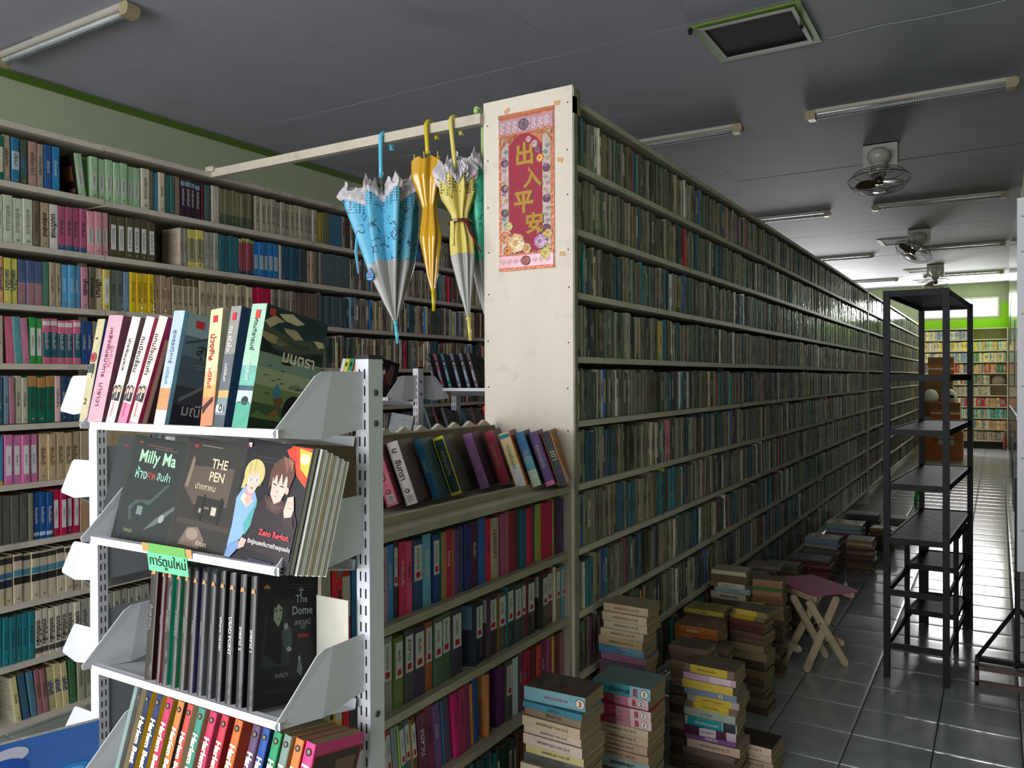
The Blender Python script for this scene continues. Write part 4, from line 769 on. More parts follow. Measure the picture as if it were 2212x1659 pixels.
for k, (cx, sc) in enumerate(((870, '#4c6058'), (935, '#7c3c58'), (1000, '#2c5c6c'), (1085, '#5c6478'), (1165, '#586070'), (1235, '#5c444c'))):
    P = at(720+.244*(cx+30), 834, Y=3.06)
    o = book(SM(ZR4, P.x, yl=3.05, lean=-.42), .016, .178, .125, sc, '%s comic with spine portrait, %s of six leaning on the back rack' % (cname(sc), ordn(k+1)), G4, front='#16181a', back='#222426', wrap=True)
    face(o, T(0, -.0006, 0) @ FRONT, .016, .178, [('#1c1a1e', ell(.5, .72, .4, .1)), ('#a8a098', ell(.5, .7, .24, .045)), ('#8c90a0', rect(.2, .8, .2, .5)), ('#c8c8c8', ell(.5, .07, .2, .02))], 'spine_picture')
for k, (cx, sc, ec, ln) in enumerate(((800, '#5c6a70', '#14161a', -.5), (880, '#6c2c3c', '#101214', -.5), (960, '#4c5458', '#101418', -.5), (1150, '#1c3440', '#16303c', -.55), (1210, '#3c1c1c', '#401414', -.45), (1290, '#c83c24', '#8c2418', -.3), (1340, '#1c6c54', '#1c6c54', -.2), (1375, '#2c5c4c', '#2c5c4c', -.2))):
    P = at(720+.244*(cx+90), 900, Y=3.06)
    o = book(SM(ZR4-.25, P.x, yl=3.05, lean=ln), .014, .178, .125, sc, '%s comic, %s of those leaning on the lower back rack shelf' % (cname(sc), ordn(k+1)), G4, front=ec, back=ec, wrap=True)
    if k == 3: face(o, cover_M(.014), .125, .178, [('#8c9498', rect(.35, .55, .7, .88)), ('#2c3c44', rect(.38, .52, .73, .85))])

# ================================================================== SLANTED BOOK DISPLAY ON THE LOW BOOKCASE
ds = thing('book_easel', 'worn cream wooden easel with a scalloped top rail standing on the low bookcase', 'display stand')
zt = ZTOP-6*PITCH
def rail(b):
    y0, y1 = 1.50, YE-.05; poly = [(y0, 0)]; 
    n = 11
    pts = [(y0, .0), (y1, .0)]
    top = []
    for k in range(n):
        a = y1-(y1-y0)*k/n; c = y1-(y1-y0)*(k+1)/n
        top += [(a-.015, .055), (a-.05, .072), (c+.012, .055)]
    b.prism([(y0, 0), (y1, 0)]+top+[(y0, .05)], -1.632, -1.618, 'x')
one('scalloped_rail', rail, SHELFW, ds, T(0, 0, 1.275))
Me = T(-1.62, 0, 1.31) @ RY(math.radians(-33))
one('sloping_board', lambda b: b.box(0, .006, 1.5, YE-.05, -.215, .0, M=T(-1.612, 0, 1.325) @ RY(math.radians(-14))), mat('brown_hardboard', '#6d6048', rough=.8, noise=.2), ds)
one('base_rail', lambda b: (b.box(-1.385, -1.365, 1.5, YE-.04, zt+.001, zt+.024), b.box(-1.64, -1.62, 1.5, YE-.05, zt+.001, zt+.20)), DIM, ds)
one('bolt', lambda b: b.lathe([(.007, 0), (.006, .003), (0, .003)], 10, M=T(-1.617, 1.57, 1.30) @ RY(PI/2)), BOLT, ds)
GS = 'thick novels leaning on the slanted display'
SD = [(530, 1652, '#c4586e', .036, 'pink', 'อินทรา', '#6a3442'), (700, 1640, '#b8b0ac', .036, 'pale grey', 'อินทรา', '#5a4440'), (920, 1590, '#1f5c7c', .026, 'blue', 'สายน้ำ', '#34505c'), (1095, 1550, '#1c3a30', .036, 'dark green with yellow border', 'ภาคีลายทาง', '#3c3c2c'), (1345, 1490, '#8c5c8c', .032, 'lilac', 'โสภณหลานสนามชัย', '#3c2c3c'), (1530, 1450, '#a83c4c', .036, 'red with beige border', 'แรมแทนค้น', '#4c3c38'), (1670, 1405, '#c8b088', .04, 'orange to white', 'ความฝันแสน', '#a85c2c'), (1805, 1372, '#38688c', .032, 'blue to pale green', 'ปีปวร', '#2c3c44'), (1925, 1350, '#54406c', .032, 'purple with pink border', 'คำรักนายฮันใจ', '#9c4c74'), (2040, 1331, '#34383c', .034, 'black with orange border', 'เงา', '#a8743c')]
for k, (cx, cy, col, t, nm, ti, ec) in enumerate(SD):
    P = at(720+.244*cx, 700+.244*cy, Z=zt+.006)
    if k > 5:
        P = at(720+.244*cx, 700+.244*cy, Y=[0, 0, 0, 0, 0, 0, 2.335, 2.38, 2.42, 2.455][k]); P.z = zt+.006
    M = T(P.x, P.y, zt+.004+.01) @ RZ(.36) @ RX(-.0) @ T(-t/2, 0, 0) @ RY(-.33)
    col2 = mul(col, 1.15)
    segs = ((0, .4, mul('#c8c8c4', 1)), (.4, .75, '#c8bc88'), (.9, .97, '#1c8088')) if k == 6 else (((0, .3, '#b0c0a8'), (.3, .55, '#5c98a0')) if k == 7 else (((0, .05, '#c8c03c'), (.95, 1, '#c8c03c')) if k == 3 else (((0, .08, '#c86c9c'),) if k == 8 else ())))
    o = book(M, t, .192, .128, col2, 'thick %s spined novel, %s from the left on the slanted display' % (nm, ordn(k+1)), GS, front=ec, back=ec, segs=segs)
    spine_text(o, ti, t, .192, .34, .76, INK if k in (0, 1, 6) else mat('ink_pale_tan', '#b8a888', noise=0), wk=.5, bold=.03 if k < 2 else 0)
    if k < 2: face(o, T(0, -.0006, 0) @ FRONT, t, .192, [('#d8d4cc', rect(.25, .85, .04, .17))]+[('#1c1a18', rect(.3, .8, .045+.009*i, .049+.009*i)) for i in range(13)]+[('#2c2828', ell(.5, .22, .2, .035)), ('#b0a8a4', ell(.5, .22, .1, .018))], 'barcode'); text('น', .012, .02, INK, o, T(t/2, -.0012, .165) @ SPINE, bold=.02)
    if k == 3: one('border', lambda b: (b.box(0, .003, -.0007, 0, 0, .192, '#b8b438'), b.box(t-.003, t, -.0007, 0, 0, .192, '#c8c040')), PRINT, o)
    if k in (6, 9): one('border', lambda b: (b.box(0, .002, -.0007, 0, 0, .192, '#c87834'), b.box(t-.003, t, -.0007, 0, 0, .192, '#c87834')), PRINT, o)

# ================================================================== RED NEW YEAR SCROLL ON THE END PANEL
YP = YE-.024
pa, pb = at(1081, 262, Y=YP), at(1205, 578, Y=YP)
PX0, PX1, PZ0, PZ1 = -1.598, -1.364, 1.898, 2.478
PW, PH = PX1-PX0, PZ1-PZ0
GOLD = mat('gold_foil', '#dcb03c', rough=.3, metal=.35, noise=.25, nscale=60, bump=.5, bscale=90)
COPPER = mat('copper_foil', '#b8693c', rough=.35, metal=.3, noise=.2, nscale=40, bump=.3, bscale=70)
RED = mat('glossy_red_paper', '#940f30', rough=.6, coat=.0, spec=.2, noise=.06)
sc_ = thing('scroll_poster', 'red and gold embossed Chinese New Year scroll with four golden characters', 'poster', T(PX0, YP, PZ0) @ RY(.0))
one('backing', lambda b: b.box(0, PW, -.0015, .001, 0, PH), COPPER, sc_)
one('red_field', lambda b: b.prism([(.045, .05), (PW-.05, .05), (PW-.05, PH-.13), (PW-.075, PH-.1), (PW/2, PH-.075), (.075, PH-.09), (.045, PH-.12)], -.0035, -.001), RED, sc_)
one('side_border', lambda b: (b.box(.012, .043, -.003, -.001, .05, PH-.09), b.box(PW-.046, PW-.014, -.003, -.001, .05, PH-.06)), mat('iridescent_paper', '#b9a79c', rough=.3, noise=.3, nscale=60, coat=.5), sc_)
one('end_band', lambda b: (b.box(.004, PW-.004, -.004, -.001, PH-.075, PH-.02), b.box(.004, PW-.004, -.004, -.001, .012, .055)), mat('pink_foil', '#c0909a', rough=.3, metal=.4, noise=.2), sc_)
one('gold_edge', lambda b: (b.box(.0, PW, -.006, -.001, PH-.012, PH), b.box(.0, PW, -.006, -.001, PH-.082, PH-.076), b.box(0, PW, -.006, -.001, 0, .009), b.box(0, PW, -.006, -.001, .056, .061)), COPPER, sc_)
def curl(b, x, z, r, sgn, c):
    pts = [(x+sgn*r*(1-k/16)*math.cos(k*.62), -.0055, z+r*(1-k/16)*math.sin(k*.62)) for k in range(15)]
    b.tube(pts, [.0018]*15, 5, c)
def curls(b):
    for k in range(8):
        for zz in (PH-.062, PH-.042): curl(b, .018+k*.027, zz, .011, 1 if k % 2 else 1, '#e6d8dc')
        curl(b, .018+k*.027, .032, .011, 1, '#dfc6c0')
one('embossed_curls', curls, PRINT, sc_, kind='stuff')
def side(b):
    rs_ = random.Random(2)
    for sx in (.0275, PW-.030):
        for k in range(15):
            z = .17+k*.0225
            if k % 5 == 3: continue
            curl(b, sx+.004*(-1)**k, z, .009, (-1)**k, rs_.choice(['#6f9c94', '#a890b0', '#c8b48c', '#9cae94', '#b8a0b0']))
one('embossed_border', side, PRINT, sc_, kind='stuff')
for sx in (.0275, PW-.030):
    for z in (.215, .305, .40) if sx < .1 else (.145, .25, .36):
        one('medallion', lambda b: b.lathe([(0, 0), (.013, .0), (.0145, -.002)], 14, '#5f3550', 0, T(sx, -.006, z) @ RX(-PI/2)), PRINT, sc_)
one('medallion', lambda b: b.lathe([(0, 0), (.019, .0), (.021, -.002)], 16, '#5a3c50', 0, T(PW*.47, -.007, PH-.048) @ RX(-PI/2)), PRINT, sc_)
one('medallion', lambda b: b.lathe([(0, 0), (.016, .0), (.018, -.002)], 16, '#8c4438', 0, T(PW*.5, -.007, .033) @ RX(-PI/2)), PRINT, sc_)
def scrolls(b):
    for x, z, s_ in ((.022, PH-.105, 1), (.045, PH-.095, 1), (PW-.024, PH-.085, -1), (PW-.048, PH-.082, -1)): curl(b, x, z, .021, s_, '#c07c3c')
    b.tube([(.01, -.005, PH-.13), (.03, -.006, PH-.09), (.075, -.006, PH-.084)], .0028, 6, '#b8743c'); b.tube([(PW-.01, -.005, PH-.12), (PW-.03, -.006, PH-.088), (PW-.07, -.006, PH-.083)], .0028, 6, '#b8743c')
one('corner_scroll', scrolls, PRINT, sc_, kind='stuff')
for ch, q_, s_ in (('出', at(1135, 333, Y=YP), .084), ('入', at(1151, 383, Y=YP), .078), ('平', at(1133, 437, Y=YP), .084), ('安', at(1156, 481, Y=YP), .078)):
    cx, cz = q_.x-PX0, q_.z-PZ0
    Mc = T(cx, -.0042, cz) @ RY(0) @ RZ(0) @ Matrix(((1, 0, 0, 0), (0, 0, -1, 0), (.03, 1, 0, 0), (0, 0, 0, 1)))
    text(ch, s_, s_, GOLD, sc_, Mc, name='gold_character', extrude=.03, bold=.018)
    text(ch, s_*1.03, s_*1.03, mat('brown_outline', '#4a1c14', rough=.6), sc_, Mc @ T(.0015, -.0018, -.0010), name='character_outline', extrude=.0, bold=.04)
def flower(b, x, z, r, c, c2, n=7):
    for ring, (rr_, cc) in enumerate(((r, c), (r*.68, c2), (r*.35, c))):
        for k in range(n):
            a = 2*PI*k/n+ring*.4; px_, pz_ = x+math.cos(a)*rr_*.55, z+math.sin(a)*rr_*.55
            P = [(px_+rr_*.5*math.cos(w_), -.005-.0022*ring, pz_+rr_*.5*math.sin(w_)) for w_ in [2*PI*q/7 for q in range(7)]]
            b.quad(P, mul(cc, .8+.3*((k*7+ring) % 3)/2)); 
            ctr = (px_, -.0085-.0022*ring, pz_)
            for q in range(7): b.quad([P[q], P[(q+1) % 7], ctr], mul(cc, .75+.4*((k+q) % 4)/3))
for i, (x, z, r, c, c2) in enumerate(((.075, .10, .036, '#d8b070', '#e8cc9c'), (.028, .125, .022, '#c87848', '#e0a070'), (.045, .165, .016, '#c8b468', '#e8dc9c'), (.178, .098, .026, '#b888b0', '#d8b4d0'), (.120, .078, .018, '#e0c088', '#c89050'), (.040, .075, .02, '#b8602c', '#e0a848'), (.21, .125, .018, '#c8a048', '#e0c880'), (.200, .055, .022, '#c8b44c', '#e0d080'), (.178, .40, .016, '#d8783c', '#f0d060'), (.155, .455, .014, '#c89aa4', '#e0c0c4'), (.130, .475, .012, '#c8949c', '#e4c8c8'), (.168, .43, .012, '#8c4468', '#b87890'))):
    one('embossed_flower', lambda b: flower(b, x, z, r, c, c2), mat('flower_foil', attr=True, rough=.35, coat=.5, noise=.1), sc_)
def leaves(b):
    rs_ = random.Random(9)
    for k in range(34):
        x, z = rs_.uniform(.015, PW-.015), .06+abs(rs_.gauss(0, .05)); a = rs_.uniform(0, 6.28); l_ = rs_.uniform(.008, .016)
        dx_, dz_ = math.cos(a)*l_, math.sin(a)*l_
        b.quad([(x-dx_, -.0045, z-dz_), (x+dz_*.3, -.0065, z-dx_*.3), (x+dx_, -.0045, z+dz_), (x-dz_*.3, -.0065, z+dx_*.3)], rs_.choice(['#3c5c40', '#c8a848', '#28483c', '#a85c2c', '#c8c07c', '#4c6878']))
    b.tube([(.15, -.005, .47), (.178, -.005, .44), (.185, -.005, .40)], .0016, 5, '#6c4c30')
one('embossed_leaves', leaves, mat('flower_foil'), sc_, kind='stuff')
CLEARW = mat('clear_plastic_sleeve', '#ffffff', rough=.1, noise=0, alpha=.015, spec=.2, bump=.4, bscale=12)
one('clear_sleeve', lambda b: b.box(-.004, PW+.014, -.0165, -.0162, -.006, PH+.008), CLEARW, sc_)

# ================================================================== HANGING BEAM AND UMBRELLAS
BY = 2.551
bm = thing('wooden_beam', 'cream painted square beam spanning from the left bookcase to the end panel', 'beam')
Pa = at(455, 366, X=XL+.01); zb = 2.49
one('beam', lambda b: b.box(XL-.02, -1.669, BY-.016, BY+.016, zb-.03, zb+.008), CREAM, bm)
one('beam_block', lambda b: b.box(XL-.03, XL+.025, BY-.028, BY+.028, zb-.006, zb+.018), CREAM, bm)
NU = 96
def umbrella(label, hook, grip, rim, tip, R, prof, bands, hc, metal, waist=None, ruffle=None, nf=8, seed=1, closed=False, shafty=0., amp=.42, behind=0.):
    """hook/grip/rim/tip: pixel points on the vertical plane in front of the beam; hook over the beam"""
    r_ = random.Random(seed)
    t = thing('umbrella', label, 'umbrella', group='umbrellas hanging from the beam')
    Yh = BY-.030+behind
    H_ = at(*hook, Y=BY+.03 if behind else Yh); G_ = at(*grip, Y=Yh); Tp = at(*tip, Y=Yh-.02); A = (Tp-G_).normalized()
    HC = mat('handle_%s' % hc, hc, rough=.3, noise=.06, coat=.3)
    top = H_.z-.008; pts = []
    for k in range(11):                                     # hook over the beam, towards +y
        a = PI*k/10; pts.append(Vector((H_.x, BY+(1 if behind else -1)*math.cos(a)*.030, top-.024+math.sin(a)*.028)))
    pts.append(pts[-1]+Vector((.006, 0, -.02)))
    if behind: pts = pts[:8]
    pts = [G_]+[G_.lerp(pts[0], k/4) for k in range(1, 4)]+pts
    one('handle', lambda b: (b.tube(pts, .0088, 10), b.tube([pts[-1], pts[-1]+Vector((.001, .0, -.016))], [.0095, .0085], 10)), HC, t, smooth=True)
    L = (Tp-G_).length
    X_ = A.orthogonal().normalized(); X_ = (Vector((1, 0, 0))-A*A.x).normalized(); Z_ = A.cross(X_)
    one('shaft', lambda b: b.tube([G_-A*.01, Tp-A*.08], .0035, 8), BOLT, t)
    one('ferrule', lambda b: (b.tube([Tp-A*.085, Tp], [.0075, .0062], 10), b.tube([Tp-A*.088, Tp-A*.08], .010, 10)), HC, t, smooth=True)
    s0 = (at(*rim, Y=Yh)-G_).dot(A); s1 = L-.082
    ns = 34; ph = [r_.uniform(-.25, .25) for _ in range(nf)]
    def rad(u, th):
        k = np.interp(u, [p[0] for p in prof], [p[1] for p in prof])*R
        fold = math.cos(nf*th+math.sin(th*2)*.7+u*(1.6 if not closed else 5))
        f2 = math.cos(3*th+seed+u*4)
        w_ = amp if not closed else .34
        return k*(1-w_*.5+w_*.5*fold+.10*f2*u)
    def surf(ub, ua, extra=None, thick=0.):
        def f(b):
            n = max(2, int(ns*abs(ua-ub)))
            G = []
            for j in range(n+1):
                u = ub+(ua-ub)*j/n; row = []
                for q in range(NU):
                    th = 2*PI*q/NU; rr_ = rad(u, th)
                    s_ = s1-(s1-s0)*u
                    if u > .8: s_ += (u-.8)*5*(.035*(1-math.cos(nf*th+math.sin(th*2)*.7+1.6))/2) * (1 if ruffle else .5)
                    row.append(G_+A*s_+(X_*math.cos(th)+Z_*math.sin(th))*(rr_+thick))
                G.append(row)
            i0 = len(b.v)
            for row in G: b.v += [tuple(p) for p in row]
            for j in range(n):
                for q in range(NU):
                    a = i0+j*NU+q; c = i0+j*NU+(q+1) % NU; b.f.append((a, c, c+NU, a+NU)); b.c.append((1, 1, 1)); b.m.append(0)
        return f
    for nm, ub, ua, M_ in bands: one(nm, surf(ub, ua), M_, t, smooth=True)
    if ruffle:
        def ruf(b):
            n = 7; Q = 360; i0 = len(b.v)
            for j in range(n+1):
                v = j/n
                for q in range(Q):
                    th = 2*PI*q/Q; rr_ = rad(1, th)
                    s_ = s0+(.035*(1-math.cos(nf*th+math.sin(th*2)*.7+1.6))/2)+.006
                    w_ = math.sin(th*47+seed)*.5+math.sin(th*71+1.3)*.5
                    o_ = w_*.011*(.35+v)+.002+(.016*math.sin(v*PI*1.6))
                    s_ += .012-.058*v*(1+.22*math.sin(th*29)) + .008*math.cos(th*53)*v
                    b.v.append(tuple(G_+A*s_+(X_*math.cos(th)+Z_*math.sin(th))*(rr_+o_)))
            for j in range(n):
                for q in range(Q):
                    a = i0+j*Q+q; c = i0+j*Q+(q+1) % Q; b.f.append((a, c, c+Q, a+Q)); b.c.append((1, 1, 1)); b.m.append(0)
        one('ruffle', ruf, mat('white_satin_ruffle', '#cfcacb', rough=.35, noise=.12, nscale=60, coat=.2), t, smooth=True)
    def ribs(b):
        for k in range(nf):
            th = 2*PI*k/nf+.2; rr_ = rad(.98, th)*.85
            p1 = G_+A*(s0+.004)+(X_*math.cos(th)+Z_*math.sin(th))*rr_
            b.tube([G_+A*(s0+.10)+(X_*math.cos(th)+Z_*math.sin(th))*.02, p1, p1-A*.016], [.0022, .0022, .0026], 6)
    one('ribs', ribs, HC, t, kind='stuff')
    return t, G_, A, X_, Z_, s0, s1
def cloth(nm, c, dots=None):
    M_ = mat(nm, c, rough=.5, noise=.10, nscale=20, coat=.15, bump=.2, bscale=25)
    return M_
def patt(nm, c, ink, sc=26.):
    if nm in _M: return _M[nm]
    M_ = mat(nm, c, rough=.5, noise=.08, nscale=20, coat=.15); nt = M_.node_tree; N, L = nt.nodes, nt.links
    b = N['Principled BSDF']; src = b.inputs['Base Color'].links[0].from_socket
    tc = N.new('ShaderNodeTexCoord'); wv = N.new('ShaderNodeTexNoise'); wv.inputs['Scale'].default_value = sc; wv.inputs['Detail'].default_value = 1.5
    L.new(tc.outputs['Object'], wv.inputs[0])
    m1 = N.new('ShaderNodeMath'); m1.operation = 'SUBTRACT'; m1.inputs[1].default_value = .5; L.new(wv.outputs[0], m1.inputs[0])
    m2 = N.new('ShaderNodeMath'); m2.operation = 'ABSOLUTE'; L.new(m1.outputs[0], m2.inputs[0])
    m3 = N.new('ShaderNodeMath'); m3.operation = 'LESS_THAN'; m3.inputs[1].default_value = .018; L.new(m2.outputs[0], m3.inputs[0])
    n3 = N.new('ShaderNodeTexNoise'); n3.inputs['Scale'].default_value = 9; L.new(tc.outputs['Object'], n3.inputs[0])
    m5 = N.new('ShaderNodeMath'); m5.operation = 'GREATER_THAN'; m5.inputs[1].default_value = .50; L.new(n3.outputs[0], m5.inputs[0])
    m6 = N.new('ShaderNodeMath'); m6.operation = 'MULTIPLY'; L.new(m3.outputs[0], m6.inputs[0]); L.new(m5.outputs[0], m6.inputs[1])
    mx = N.new('ShaderNodeMix'); mx.data_type = 'RGBA'; mx.inputs[7].default_value = (*lin(ink), 1); L.new(m6.outputs[0], mx.inputs[0]); L.new(src, mx.inputs[6]); L.new(mx.outputs[2], b.inputs['Base Color'])
    return M_
def dots(nm, c, ink):
    if nm in _M: return _M[nm]
    M_ = mat(nm, c, rough=.5, noise=.08, coat=.15); nt = M_.node_tree; N, L = nt.nodes, nt.links
    b = N['Principled BSDF']; src = b.inputs['Base Color'].links[0].from_socket
    tc = N.new('ShaderNodeTexCoord'); v = N.new('ShaderNodeTexVoronoi'); v.inputs['Scale'].default_value = 95; v.inputs['Randomness'].default_value = .25
    L.new(tc.outputs['Object'], v.inputs[0]); m3 = N.new('ShaderNodeMath'); m3.operation = 'LESS_THAN'; m3.inputs[1].default_value = .36; L.new(v.outputs['Distance'], m3.inputs[0])
    mx = N.new('ShaderNodeMix'); mx.data_type = 'RGBA'; mx.inputs[7].default_value = (*lin(ink), 1); L.new(m3.outputs[0], mx.inputs[0]); L.new(src, mx.inputs[6]); L.new(mx.outputs[2], b.inputs['Base Color'])
    return M_
FOG = mat('cloudy_clear_vinyl', '#a5a39e', rough=.35, noise=.08, nscale=10, coat=.3, alpha=.9, bump=.15, bscale=20)
BL = '#5fb4d2'
t1 = umbrella('light blue ruffled umbrella hanging half open from the beam', (822, 282), (823, 384), (826, 425), (859, 742), .150,
    [(0, .03), (.15, .25), (.42, .62), (.7, .86), (.9, 1.0), (1, 1.02)],
    [('vinyl_canopy', 0, .46, FOG), ('printed_canopy', .46, .86, patt('blue_printed_cloth', BL, '#1c4c78')), ('dotted_border', .86, 1.0, dots('blue_dotted_cloth', BL, '#163c50'))], '#5cc0dc', None, ruffle=True, seed=1, nf=8, amp=.5)
t, G_, A, X_, Z_, s0, s1 = t1
tp = G_+A*(s0+.10)+X_*-.10+Vector((0, -.05, 0))
one('strap', lambda b: b.tube([tp, tp+Vector((-.004, -.01, -.11)), tp+Vector((.004, -.005, -.20))], [.006, .007, .003], 6), cloth('blue_strap', BL), t)
tag_c = at(799, 594, Y=2.44)
def drop(b):
    P = [(0, .034)]+[(.019*math.sin(a), -.006-.019*math.cos(a)) for a in [(-.78+PI+ -i*0.0) for i in range(0)]]+ell(0, -.004, .019, .019, 20, 0, -.55*PI+PI*1.0+.3, -.55*PI+PI*1.0+.3+2*PI-1.3)
    b.prism(P, 0, .0008, 'y', '#4f9cc4')
tg = one('hang_tag', lambda b: b.prism([(0, .032)]+ell(0, -.003, .0185, .0185, 20, 0, PI*.5-.75+0, PI*.5+.75-2*PI), 0, .001, 'y', '#4c9cc8'), PRINT, t, T(*tag_c))
text('H', .014, .016, mat('ink_tag_red', '#c83a50', noise=0), tg, T(0, -.0006, .004) @ FRONT, bold=.02)
one('tag_band', lambda b: (b.box(-.016, .016, -.0006, .0, -.012, -.008, '#2c6c9c'), b.box(-.016, .016, -.0006, 0, -.016, -.0145, '#c8dce4')), PRINT, tg)
YEL = mat('yellow_translucent_vinyl', '#c9980c', rough=.15, noise=.18, nscale=12, coat=.8, bump=.7, bscale=14, alpha=.95, stretch=(1, 1, .5))
umbrella('slim golden yellow vinyl umbrella rolled up and hanging from the beam', (920, 256), (924, 333), (926, 342), (937, 672), .066,
    [(0, .12), (.12, .36), (.4, .72), (.55, .50), (.62, .42), (.72, .62), (.86, .95), (1, .92)], [('vinyl_canopy', 0, 1, YEL)], '#d0b820', None, closed=True, seed=2, nf=6)
PYL = '#d0c060'
t3 = umbrella('pale yellow ruffled umbrella tied with a dark red ribbon', (973, 246), (984, 368), (985, 378), (1016, 736), .076,
    [(0, .05), (.2, .34), (.42, .62), (.55, .62), (.66, .40), (.72, .44), (.86, .95), (1, 1.02)],
    [('vinyl_canopy', 0, .44, FOG), ('printed_canopy', .44, .86, patt('yellow_printed_cloth', PYL, '#7a6a20')), ('dotted_border', .86, 1.0, dots('yellow_dotted_cloth', PYL, '#2c2c24'))], '#d8c868', None, ruffle=True, seed=5, nf=8, amp=.38)
t, G_, A, X_, Z_, s0, s1 = t3
sm = s1-(s1-s0)*.665; c0 = G_+A*sm
one('ribbon', lambda b: (b.tube([c0+(X_*math.cos(a)+Z_*math.sin(a))*.040 for a in [2*PI*i/16 for i in range(17)]], .007, 6), b.tube([c0+X_*.04+Vector((0, -.02, 0)), c0+X_*.055+A*.05+Vector((0, -.02, 0)), c0+X_*.082+A*.13], [.006, .005, .003], 5)), mat('dark_red_ribbon', '#5c1420', rough=.3, coat=.5), t)
one('strap', lambda b: b.box(-.008, .008, -.001, .001, -.09, .0), cloth('yellow_strap', PYL), t, T(*(c0+Vector((-.004, -.047, 0)))))
GRN = '#4fc4a0'
umbrella('mint green ruffled umbrella half hidden behind the pale end panel', (1043, 238), (1044, 342), (1045, 362), (1062, 760), .118,
    [(0, .05), (.2, .36), (.42, .62), (.7, .88), (.9, 1.0), (1, 1.0)],
    [('vinyl_canopy', 0, .42, FOG), ('printed_canopy', .42, .93, patt('mint_printed_cloth', GRN, '#2a7a68')), ('dotted_border', .93, 1.0, dots('mint_dotted_cloth', GRN, '#1c4c40'))], '#a8cc7c', None, ruffle=True, seed=8, nf=8, amp=.4, behind=.135)

# ================================================================== CEILING FITTINGS
WIRE = mat('silver_louvre', '#9a9c9e', rough=.3, metal=.7); LAMPW = mat('lamp_body_enamel', '#a8a496', rough=.4, noise=.05); BEIGE = mat('aged_beige_plastic', '#9c9170', rough=.45, noise=.1); TUBE = mat('unlit_tube', '#b4b8ba', rough=.25)
def lamp_meshes():
    L_ = 1.28
    a = MB(); a.prism([(-.032, 0), (.032, 0), (.030, -.022), (.020, -.028), (-.020, -.028), (-.030, -.022)], -L_/2+.04, L_/2-.04, 'x')
    # louvre fins: rings of wire under the tube
    c = MB(); n = 74
    for k in range(n):
        x = -L_/2+.07+k*(L_-.14)/(n-1)
        c.tube([(x, .024*math.cos(t_), -.040-.024*math.sin(t_)) for t_ in [PI*j/6 for j in range(7)]], .0020, 3, cap=False)
    for y, z in ((-.024, -.040), (0, -.0645), (.024, -.040)): c.box(-L_/2+.05, L_/2-.05, y-.001, y+.001, z-.001, z+.001)
    d = MB(); d.tube([(-L_/2+.03, 0, -.043), (L_/2-.03, 0, -.043)], .013, 10)
    e = MB(); e.prism([(0, -.002), (.055, -.002), (.068, -.012), (.072, -.03), (.066, -.055), (.05, -.068), (0, -.07)], -.036, .036, 'y')
    return a.mesh('housing', LAMPW), c.mesh('louvre', WIRE), d.mesh('tube', TUBE, True), e.mesh('end_cap', BEIGE)
lm = lamp_meshes()
rows = [(-4.41, 2.516), (-2.31, 6.13), (-.54, 6.115), (-4.41, 6.13), (-2.31, 9.86), (-.56, 9.82), (-2.31, 13.72), (-.56, 13.46), (-2.31, 17.3), (-.56, 17.1)]
wl = {0: 'nearest fluorescent lamp, at the top left of the ceiling', 1: 'fluorescent lamp whose left half is hidden by the top of the long bookcase', 2: 'fluorescent lamp on the ceiling nearest the right wall and first fan', 3: 'fluorescent lamp end seen beyond the umbrellas over the left wall', 4: 'second fluorescent lamp above the long bookcase, behind the first', 5: 'long fluorescent lamp just beyond the nearest ceiling fan', 6: 'third fluorescent lamp above the long bookcase top', 7: 'fluorescent lamp beside the second ceiling fan', 8: 'farthest fluorescent lamp over the long bookcase', 9: 'fluorescent lamp nearest the far window'}
for k, (x, y) in enumerate(rows):
    t = thing('ceiling_lamp', wl[k], 'lamp', T(x, y, ZC), 'fluorescent lamps on the ceiling')
    put('housing', lm[0], t); put('louvre', lm[1], t, kind='stuff'); put('tube', lm[2], t)
    put('end_cap', lm[3], t, T(.585, 0, 0)); put('end_cap', lm[3], t, T(-.585, 0, 0) @ RZ(PI))
SCREEN = mat('black_insect_screen', '#0b0b0c', rough=.8, noise=.2)
HG = mat('green_hatch_paint', '#5f7c1c', rough=.5, noise=.15); HW = mat('grey_hatch_frame', '#8c8c88', rough=.5)
for k, (x0, x1, y0, y1, lb) in enumerate(((-1.44, -.86, 4.28, 4.85, 'square black ceiling vent with green surround nearest the camera'), (-1.46, -.88, 12.3, 12.9, 'black ceiling vent beside the second fan'), (-1.46, -.88, 16.0, 16.55, 'black ceiling vent beside the third fan'), (-1.46, -.88, 17.9, 18.5, 'farthest black ceiling vent near the lime green wall'))):
    t = thing('ceiling_vent', lb, 'vent', T(0, 0, ZC), 'screened vents in the ceiling')
    def fr(b, a=0., w_=.05, z0=-.012, z1=.0):
        b.box(x0+a, x1-a, y0+a, y0+a+w_, z0, z1); b.box(x0+a, x1-a, y1-a-w_, y1-a, z0, z1); b.box(x0+a, x0+a+w_, y0+a+w_, y1-a-w_, z0, z1); b.box(x1-a-w_, x1-a, y0+a+w_, y1-a-w_, z0, z1)
    one('surround', lambda b: fr(b, 0, .04), HG if k < 1 else HW, t); one('frame', lambda b: fr(b, .038, .022, -.018, -.002), HW, t)
    one('screen', lambda b: b.box(x0+.055, x1-.055, y0+.055, y1-.055, -.010, -.006), SCREEN, t)
    if k == 0: one('latch', lambda b: (b.lathe([(0, -.04), (.012, -.03), (.014, -.01), (.008, 0)], 8, M=T(x0+.0, y0+.0, -.012)), b.lathe([(0, -.03), (.01, -.02), (.01, 0)], 8, M=T(x1-.05, y1-.30, -.012))), DARK, t)
